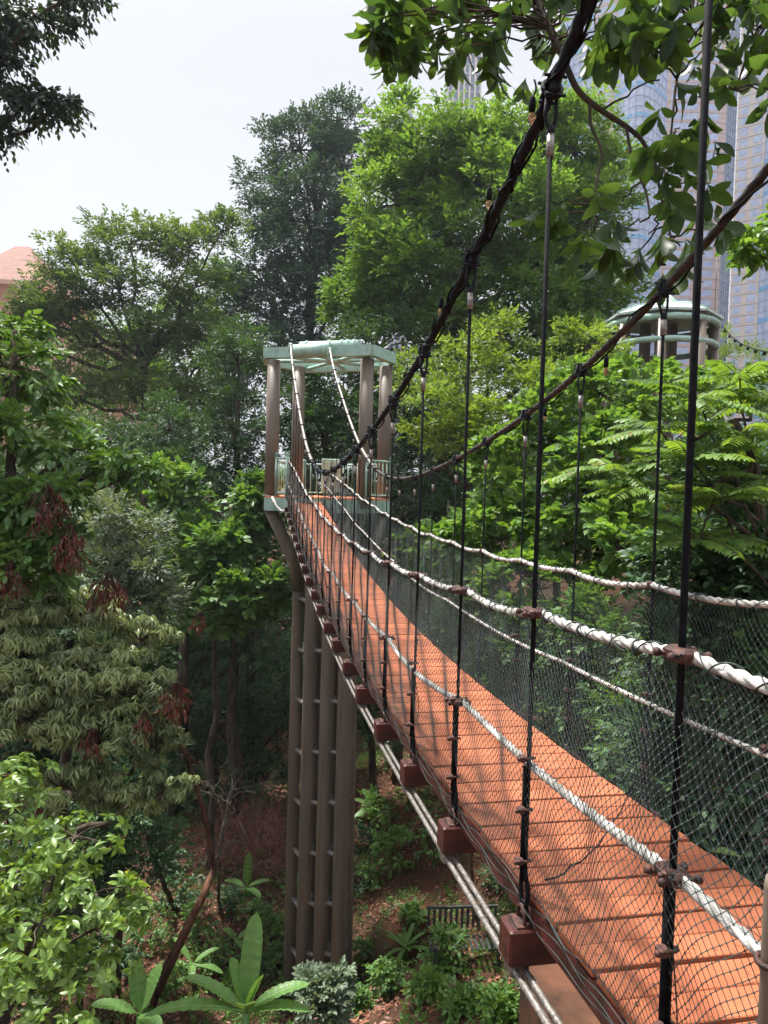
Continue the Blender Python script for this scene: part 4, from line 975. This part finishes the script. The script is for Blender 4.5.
# young shrubs on the ravine floor, each placed where it stands
UG = [(200, 930, .9, .6, 'mid', 'leafy plant beside the foot of the reddish leaning trunk'), (228, 905, .7, .45, 'dark', 'dark low plant under the bare pale shrub'), (178, 905, 1.0, .7, 'dark', 'shaded shrub left of the reddish leaning trunk'),
      (255, 915, .7, .5, 'mid', 'low plant between the fallen pole and the tower legs'), (150, 940, .9, .6, 'mid', 'shrub in half shade right of the sunlit whorls'), (235, 985, .5, .35, 'fresh', 'bright low plant at the left side of the largest banana'),
      (280, 960, .6, .4, 'mid', 'low leafy plant right of the tallest banana leaf'), (170, 870, 1.1, .8, 'dark', 'large dark shrub in the hollow below the drooping tree'), (345, 890, .9, .6, 'dark', 'dark plant just behind the right leg of the tower'), (390, 760, 1.6, 1.2, 'mid', 'bush high on the bank right of the tower legs'),
      (380, 815, 1.3, .9, 'fresh', 'light green shrub beneath the cross beams right of the tower legs'), (395, 860, 1.2, .8, 'fresh', 'bright shrub below the third nearest cross beam group'), (370, 880, .8, .5, 'mid', 'small shrub at the right foot of the tower legs'),
      (446, 962, .6, .3, 'mid', 'shrub growing in front of the metal bench'), (500, 880, .8, .6, 'dark', 'dark plant under the nearest beams'), (508, 925, .6, .4, 'mid', 'leafy plant just beneath the nearest beam'),
      (430, 1002, .35, .22, 'fresh', 'light green plant at the bottom below the bench'), (385, 985, .5, .3, 'mid', 'low plant right of the tower foot'), (365, 955, .55, .4, 'fresh', 'small bright plant in the litter at the right side of the legs'),
      (468, 1012, .3, .2, 'mid', 'low seedling cluster left of the terracotta slab'), (500, 1018, .25, .18, 'fresh', 'tiny seedling cluster touching the terracotta slab'), (210, 960, .8, .5, 'mid', 'fern-like plant left of the fallen pole end'),
      (272, 930, .7, .5, 'fresh', 'bright plant directly left of the tower foot'), (260, 965, .7, .5, 'mid', 'shrub behind the tallest banana leaf'), (300, 890, .8, .5, 'mid', 'plant behind the tower foot'), (290, 1000, .5, .35, 'fresh', 'small plant left of the pale-leaved shrub'),
      (360, 845, .9, .7, 'dark', 'dark bush beside the legs below the deck'), (415, 800, 1.3, .9, 'mid', 'bush behind the light green shrubs under the bridge'), (440, 850, 1.1, .7, 'mid', 'bush seen between the lower cable and the ground'),
      (545, 860, .9, .7, 'dark', 'dark bush on the bank under the deck'), (165, 990, .7, .5, 'mid', 'low plant between the two leftmost banana plants'), (120, 960, 1., .7, 'dark', 'shaded plant right of the sunlit whorled tree'), (358, 1015, .3, .2, 'mid', 'plant at the bottom just right of the legs'), (415, 915, .5, .35, 'mid', 'small plant behind the strap-leaved plant')]
for (px, py, h, r, mt, lab) in UG:
    p = gr(px, py+ (8 if py < 990 else 0)); root = thing('undergrowth_shrub', lab, 'shrub', p, 'young shrubs on the ravine floor')
    W = MB(); Lf = MB(); c = p+[0, 0, h*.6]
    for _ in range(6): W.tube(curve(p, c+rng.normal(0, .4, 3)*[r, r, h*.5], rng.normal(0, .05, 3), 6), np.linspace(.012, .005, 6), 5, cap=False)
    crown(Lf, W, p+[0, 0, h*.3], c, (r, r, h*.55), 14, 9, 6, .13 if r > .6 else .10, tpl='oval', sub=.42, twig=.22, wr=.006, shell=.3, droop=.4)
    W.build('stem', 'bark', root); Lf.build('foliage', mt, root)
# pale shrub in front of the legs
p = at(322, 1000, 13); p[2] = gz(p[0], p[1])
tree('pale_shrub', 'grey-green fine shrub in front of the foot of the tower legs', 'shrub', p, at(322, 990, 13), [(310, 985, 13, 16, 9), (332, 983, 13, 18, 10), (322, 1003, 12.8, 24, 12)], 'ash', r0=.03, K=90, T=9, n=6, size=.11, tpl='oval', sub=.4, flat=.5, twig=.16, wr=.02)

# metal bench and terracotta slab
p = gr(464, 965); root = thing('metal_bench', 'slatted grey metal bench half hidden by plants below the bridge', 'bench', p)
rot = np.array([[math.cos(-.1), -math.sin(-.1), 0], [math.sin(-.1), math.cos(-.1), 0], [0, 0, 1]])
mb = MB()
for i in range(13): mb.box(p+rot@np.array([-.6+i*.1, 0, .40]), (.045, .42, .02), rot)
mb.build('seat', 'grey_metal', root); mb = MB()
for i in range(13): mb.box(p+rot@np.array([-.6+i*.1, .27, .68]), (.045, .02, .36), rot)
mb.box(p+rot@np.array([0, .27, .87]), (1.3, .04, .04), rot); mb.build('backrest', 'grey_metal', root)
for sx in (-.55, .55):
    for sy in (-.2, .2): mb = MB(); mb.box(p+rot@np.array([sx, sy, .22]), (.05, .05, .5), rot); mb.build('leg', 'grey_metal', root)
a, b, c, d = at(521, 957, 9.6), at(604, 950, 9.7), at(640, 1100, 7.9), at(556, 1110, 7.8)
zt = a[2]
mb = MB(); mb.prism([a[:2], d[:2], c[:2], b[:2]], zt-2.5, zt)
o = mb.build('concrete_footing', 'concrete', None, (a+c)/2); tag(o, 'rust-stained flat concrete footing below the nearest cross beam', 'footing')

# ================================================================== SECOND SHELTER
def shelter():
    c = at(661, 322, 26); zt = c[2]; root = thing('shelter_tower', 'distant round shelter with pale teal roof above the leaves at the right', 'tower', (c[0], c[1], gz(c[0], c[1])))
    n = 8; R = 1.95; a0 = .25
    pt = lambda i, r, z: np.array([c[0]+r*math.cos(a0+i*2*PI/n), c[1]+r*math.sin(a0+i*2*PI/n), z])
    mb = MB(); rings = [(R+.12, zt-.02), (R+.12, zt+.06), (1.2, zt+.42), (.62, zt+.55), (.03, zt+1.15)]
    v = np.array([pt(i, r, z) for r, z in rings for i in range(n)]); q = [[k*n+i, k*n+(i+1) % n, (k+1)*n+(i+1) % n, (k+1)*n+i] for k in range(4) for i in range(n)]
    mb.add(v, q); mb.add(np.array([pt(i, R+.11, zt-.02) for i in range(n)]), [list(range(n))[::-1]]); mb.build('roof', 'roofteal', root)
    for i in range(n):
        mb = MB(); mb.tube([pt(i, R+.12, zt+.08), pt(i, 1.2, zt+.45), pt(i, .62, zt+.58), pt(i, .03, zt+1.18)], .03, 6); mb.build('roof_rib', 'teal', root)
        mb = MB(); p = pt(i, R-.18, zt); mb.tube([p+[0, 0, -.03], p+[0, 0, -8.]], .185, 14); mb.build('post', 'taupe', root)
    for z, r in ((zt-.22, .12), (zt-.98, .11)):
        mb = MB(); mb.tube([pt(i, R+.02-.1, z) for i in np.linspace(0, n, n*3+1)], r, 10); mb.build('ring_beam', 'teal', root)
    for k in range(3):
        mb = MB(); p = pt(k*2.6, .55, zt); mb.tube([p+[0, 0, .2], p+[0, 0, -8]], .2, 14); mb.build('inner_post', 'taupe', root)
    mb = MB(); p = pt(7.3, R-.1, zt); mb.tube([p, p+[0, 0, 2.3]], .012, 5); mb.build('lightning_rod', 'grey_metal', root)
shelter()
a, b = at(722, 326, 25.5), at(800, 350, 14); c_ = curve(a, b, (0, 0, -.35), 30); mb = MB(); mb.tube(c_, .014, 6)
for q in c_[2::3]: mb.ball(q-[0, 0, .05], .045, (1, 1, 1.2), 7, 5)
o = mb.build('cable_with_clips', 'rod', None, a); tag(o, 'dark cable with small clips running right from the distant shelter', 'cable')

# ================================================================== CITY BEHIND
def facade(root, pts, z0, z1, kind, fh=3.8, bay=1.6, wallm='stone_pink'):
    pts = [np.array(p[:2]) for p in pts]; seg = np.array(pts); n = len(pts)
    fl = int((z1-z0)/fh); mb = MB()
    v = np.concatenate([np.c_[seg, np.full(n, z0)], np.c_[seg, np.full(n, z1)]]); q = [[i, i+1, n+i+1, n+i] for i in range(n-1)]
    T = nrm(seg[-1]-seg[0]); Nn = np.array([T[1], -T[0]]); 
    if np.dot(Nn, -seg.mean(0)) < 0: Nn = -Nn
    mb.add(v, q); mb.build({'glass': 'glass_facade', 'dark': 'glass_strip'}.get(kind, 'wall'), {'glass': 'glass_blue', 'dark': 'glass_dark'}.get(kind, wallm), root)
    dist = np.concatenate([[0], np.cumsum(np.linalg.norm(np.diff(seg, axis=0), axis=1))]); Lt = dist[-1]
    P = lambda s: np.array([np.interp(s, dist, seg[:, 0]), np.interp(s, dist, seg[:, 1])])
    def strip(mb, s0, s1, za, zb, off, m=None):
        m = m or max(2, int((s1-s0)/2)+1); S = np.linspace(s0, s1, m); pp = np.array([P(s) for s in S])+Nn*off
        v = np.concatenate([np.c_[pp, np.full(m, za)], np.c_[pp, np.full(m, zb)], np.c_[pp-Nn*off*.9, np.full(m, za)], np.c_[pp-Nn*off*.9, np.full(m, zb)]])
        i = np.arange(m-1)[:, None]
        mb.add(v, np.concatenate([np.c_[i, i+1, m+i+1, m+i], np.c_[2*m+i, i+2*m+1, i+1, i], np.c_[m+i, m+i+1, 3*m+i+1, 3*m+i]]))
        mb.add(v[[0, m, 3*m, 2*m]], [[0, 1, 2, 3]]); mb.add(v[[m-1, 2*m-1, 4*m-1, 3*m-1]], [[3, 2, 1, 0]])
    if kind in ('glass', 'dark'):
        mb = MB()
        for s in np.arange(0, Lt+.1, bay): strip(mb, max(0, s-.06), min(Lt, s+.06), z0, z1, .2, 2)
        for f in range(fl+1): strip(mb, 0, Lt, z0+f*fh-.12, z0+f*fh+.12, .22); 
        mb.build('mullion_grid', 'mullion', root)
        for f in range(0, fl, 3):
            mb = MB(); strip(mb, 0, Lt, z0+f*fh+.15, z0+f*fh+1.7, .10)
            mb.build('spandrel_band', 'glass_dark' if kind == 'dark' else 'glass_sky', root)
    else:
        w = bay
        for f in range(fl):
            mb = MB(); k = max(1, int(Lt/w))
            for j in range(k):
                s0 = (j+.5)*Lt/k
                strip(mb, s0-w*.40, s0+w*.40, z0+f*fh+.9, z0+f*fh+fh-.45, .12, 2)
            mb.build('window_row', 'glass_blue', root)
        mb = MB()
        for f in range(fl+1): strip(mb, 0, Lt, z0+f*fh-.05, z0+f*fh+.05, .18)
        mb.build('joint_line', 'mullion', root)
def gp(px, d, py=480): return at(px, py, d)
r1 = thing('office_tower', 'tall pink-beige office tower with a curved blue glass bay, behind the overhanging leaves', 'skyscraper', (*gp(640, 285)[:2], -5))
facade(r1, [gp(545, 300), gp(578, 291)], -5, 215, 'glass', bay=3)
facade(r1, [gp(578, 291), gp(600, 286)], -5, 215, 'stone', bay=9)
facade(r1, [gp(x, 286-11*math.sin(PI*(x-600)/52)) for x in np.linspace(600, 652, 12)], -5, 215, 'glass', bay=3.0)
facade(r1, [gp(652, 286), gp(686, 286)], -5, 215, 'stone', bay=13.5)
facade(r1, [gp(686, 286), gp(711, 286)], -5, 215, 'stone', bay=5)
facade(r1, [gp(711, 286), gp(721, 292)], -5, 215, 'dark', bay=2.0)
for z_, w_ in ((120, 1),): pass
r2 = thing('office_tower', 'pale office tower with a long curved glass front at the right edge', 'skyscraper', (*gp(750, 265)[:2], -5))
facade(r2, [gp(722, 268), gp(750, 262)], -5, 230, 'stone', bay=3.6, wallm='stone_pale')
facade(r2, [gp(x, 262-16*math.sin(PI*(x-750)/110)) for x in np.linspace(750, 860, 22)], -5, 180, 'glass', bay=3.2)
def tower_block(name, label, x0, x1, ytop, d, glass):
    a, b = gp(x0, d), gp(x1, d); zt = at((x0+x1)/2, ytop, d)[2]
    root = thing(name, label, 'skyscraper', (*((a+b)/2)[:2], -5)); T = nrm((b-a)[:2]); Nn = np.array([T[1], -T[0]]); 
    if np.dot(Nn, a[:2]) > 0: Nn = -Nn
    dep = -Nn*18; mb = MB(); mb.prism([a[:2], b[:2], b[:2]+dep, a[:2]+dep], -5, zt); mb.build('wall', glass, root)
    k = max(4, int((x1-x0)/5)); 
    for j in range(k+1):
        q = a[:2]+(b-a)[:2]*j/k; mb = MB(); ang = math.atan2(T[1], T[0]); c, s = math.cos(ang), math.sin(ang)
        mb.box((q[0]+Nn[0]*.4, q[1]+Nn[1]*.4, (zt-5)/2+1), (.8, 1.0, zt+7), [[c, -s, 0], [s, c, 0], [0, 0, 1]]); mb.build('fin', 'stone_pale', root)
    mb = MB()
    for z in np.arange(zt-2.5, zt-60, -4): mb.box(((a+b)/2*[1, 1, 0])+[Nn[0]*.15, Nn[1]*.15, z], (np.linalg.norm((b-a)[:2]), .6, 1.0), [[c, -s, 0], [s, c, 0], [0, 0, 1]])
    mb.build('floor_band', 'mullion', root)
tower_block('tower_block', 'far tower with white vertical fins peeking over the central tree', 436, 468, 58, 330, 'glass_dark')
tower_block('tower_block', 'smaller far grey tower between the dark tree and the fresh green tree', 384, 402, 116, 340, 'glass_blue')

root = thing('salmon_building', 'salmon-pink building with tiered tiled roof behind the trees at the left', 'building', (*gp(20, 75)[:2], -5))
def blk(x0, x1, ytop, ybot, d, dep, mat, name, over=0):
    a, b = gp(x0, d), gp(x1, d); zt = at((x0+x1)/2, ytop, d)[2]; zb = at((x0+x1)/2, ybot, d)[2]
    T = nrm((b-a)[:2]); Nn = np.array([T[1], -T[0]]); Nn = -Nn if np.dot(Nn, a[:2]) > 0 else Nn
    mb = MB(); mb.prism([a[:2]+Nn*over, b[:2]+Nn*over, b[:2]-Nn*dep, a[:2]-Nn*dep], zb, zt); mb.build(name, mat, root); return a, b, T, Nn, zt, zb
a, b, T, Nn, zt, zb = blk(-45, 36, 286, 640, 75, 14, 'salmon', 'wall')
blk(-46, 39, 282, 286, 75, 14.4, 'salmon_pale', 'cornice', .35)
A = [p[:2] for p in (a+[Nn[0]*.6, Nn[1]*.6, 0], gp(41, 75), gp(41, 75)-[Nn[0]*14, Nn[1]*14, 0], a-[Nn[0]*14, Nn[1]*14, 0])]
z1 = at(0, 281.7, 75)[2]; z2 = at(0, 243, 80)[2]; ctr = sum(A)/4-T*1.2
mb = MB(); v = [[*A[0], z1], [*A[1], z1], [*A[2], z1], [*A[3], z1], [*(ctr-T*.8), z2], [*(ctr+T*.8), z2]]
mb.add(v, [[0, 1, 5, 4], [2, 3, 4, 5]]); mb.add(v, [[1, 2, 5], [3, 0, 4]]); mb.build('roof', 'tile_roof', root)
a, b, T, Nn, zt, zb = blk(20, 112, 334, 640, 72, 14, 'salmon', 'wall'); blk(18, 114, 329, 334, 72, 14.4, 'salmon_pale', 'cornice', .4)
ang = math.atan2(T[1], T[0]); c, s = math.cos(ang), math.sin(ang); Rz = [[c, -s, 0], [s, c, 0], [0, 0, 1]]
for j in range(22):
    q = a[:2]+(b-a)[:2]*(j+.5)/22+Nn*.2; mb = MB(); mb.box((q[0], q[1], (zt+zb)/2-.3), (.28, .4, zt-zb-1), Rz); mb.build('pilaster', 'salmon_pale', root)
for r_ in range(4):
    for j in range(1, 22, 3):
        q = a[:2]+(b-a)[:2]*(j)/22+Nn*.06; mb = MB(); mb.box((q[0], q[1], zt-2.4-r_*4.2), (.7, .12, 2.0), Rz); mb.build('window', 'glass_dark', root)

# ================================================================== LIGHT, SKY, HAZE
SUN_EL, SUN_AZ = math.radians(66), math.radians(-32)     # azimuth from +Y towards +X
w = bpy.data.worlds.new("World"); bpy.context.scene.world = w; w.use_nodes = True
N = w.node_tree.nodes; Lk = w.node_tree.links; bg = N['Background']
sky = N.new('ShaderNodeTexSky'); sky.sky_type = 'NISHITA'; sky.sun_disc = False; sky.sun_elevation = SUN_EL; sky.sun_rotation = SUN_AZ
sky.dust_density = 4; sky.air_density = 1.2; sky.ozone_density = 1.0
tc = N.new('ShaderNodeTexCoord'); nz = N.new('ShaderNodeTexNoise'); nz.inputs['Scale'].default_value = 1.3; nz.inputs['Detail'].default_value = 5
mp = N.new('ShaderNodeMapping'); mp.inputs['Scale'].default_value = (1, 1, 2.2); Lk.new(tc.outputs['Generated'], mp.inputs[0]); Lk.new(mp.outputs[0], nz.inputs['Vector'])
cr = N.new('ShaderNodeValToRGB'); cr.color_ramp.elements[0].position = .3; cr.color_ramp.elements[1].position = .75
SKYW = 3.7; ZEN = 2.9
cr.color_ramp.elements[0].color = (.87, .86, .92, 1); cr.color_ramp.elements[1].color = (1, .995, 1.04, 1)
Lk.new(nz.outputs['Fac'], cr.inputs[0])
sc_ = N.new('ShaderNodeVectorMath'); sc_.operation = 'SCALE'; sc_.inputs['Scale'].default_value = SKYW; Lk.new(cr.outputs[0], sc_.inputs[0])
sx = N.new('ShaderNodeSeparateXYZ'); Lk.new(tc.outputs['Generated'], sx.inputs[0])
mr = N.new('ShaderNodeMapRange'); mr.interpolation_type = 'SMOOTHSTEP'; mr.inputs['From Min'].default_value = .50; mr.inputs['From Max'].default_value = .95
mr.inputs['To Min'].default_value = SKYW; mr.inputs['To Max'].default_value = SKYW*ZEN; Lk.new(sx.outputs['Z'], mr.inputs['Value']); Lk.new(mr.outputs[0], sc_.inputs['Scale'])
mx = N.new('ShaderNodeMix'); mx.data_type = 'RGBA'; mx.inputs[0].default_value = .9     # thin overcast veil over the blue
Lk.new(sky.outputs[0], mx.inputs[6]); Lk.new(sc_.outputs[0], mx.inputs[7]); Lk.new(mx.outputs[2], bg.inputs[0]); bg.inputs[1].default_value = .1
sd = bpy.data.lights.new("sun", 'SUN'); sun = bpy.data.objects.new("sun", sd); C.objects.link(sun)
sd.energy = 4.8; sd.angle = math.radians(5); sd.color = (1, .97, .90)
dv = Vector((math.sin(SUN_AZ)*math.cos(SUN_EL), math.cos(SUN_AZ)*math.cos(SUN_EL), math.sin(SUN_EL)))
sun.rotation_euler = dv.to_track_quat('Z', 'Y').to_euler(); sun.location = dv*40

HAZE = .0004
if HAZE:
    hm = bpy.data.materials.new("haze"); hm.use_nodes = True; n_ = hm.node_tree.nodes; n_.clear()
    out = n_.new("ShaderNodeOutputMaterial"); pv = n_.new("ShaderNodeVolumePrincipled"); hm.node_tree.links.new(pv.outputs[0], out.inputs['Volume'])
    pv.inputs['Color'].default_value = (.80, .89, 1, 1); pv.inputs['Density'].default_value = HAZE; pv.inputs['Anisotropy'].default_value = .3
    mb = MB(); mb.box((0, 0, 95), (2100, 2100, 290)); o = mb.build('haze', hm); struct(o, 'stuff')
    o['label'] = 'thin bright haze filling the air'

S = bpy.context.scene
S.view_settings.view_transform = 'Standard'; S.view_settings.look = 'None'; S.view_settings.gamma = 1; S.view_settings.exposure = 1.12
S.render.engine = 'CYCLES'
cy = S.cycles; cy.max_bounces = 7; cy.diffuse_bounces = 3; cy.glossy_bounces = 2; cy.transmission_bounces = 5; cy.volume_bounces = 0; cy.transparent_max_bounces = 4
cy.use_adaptive_sampling = True; cy.adaptive_threshold = .03; cy.use_denoising = True
cy.sample_clamp_indirect = 6; cy.caustics_reflective = False; cy.caustics_refractive = False
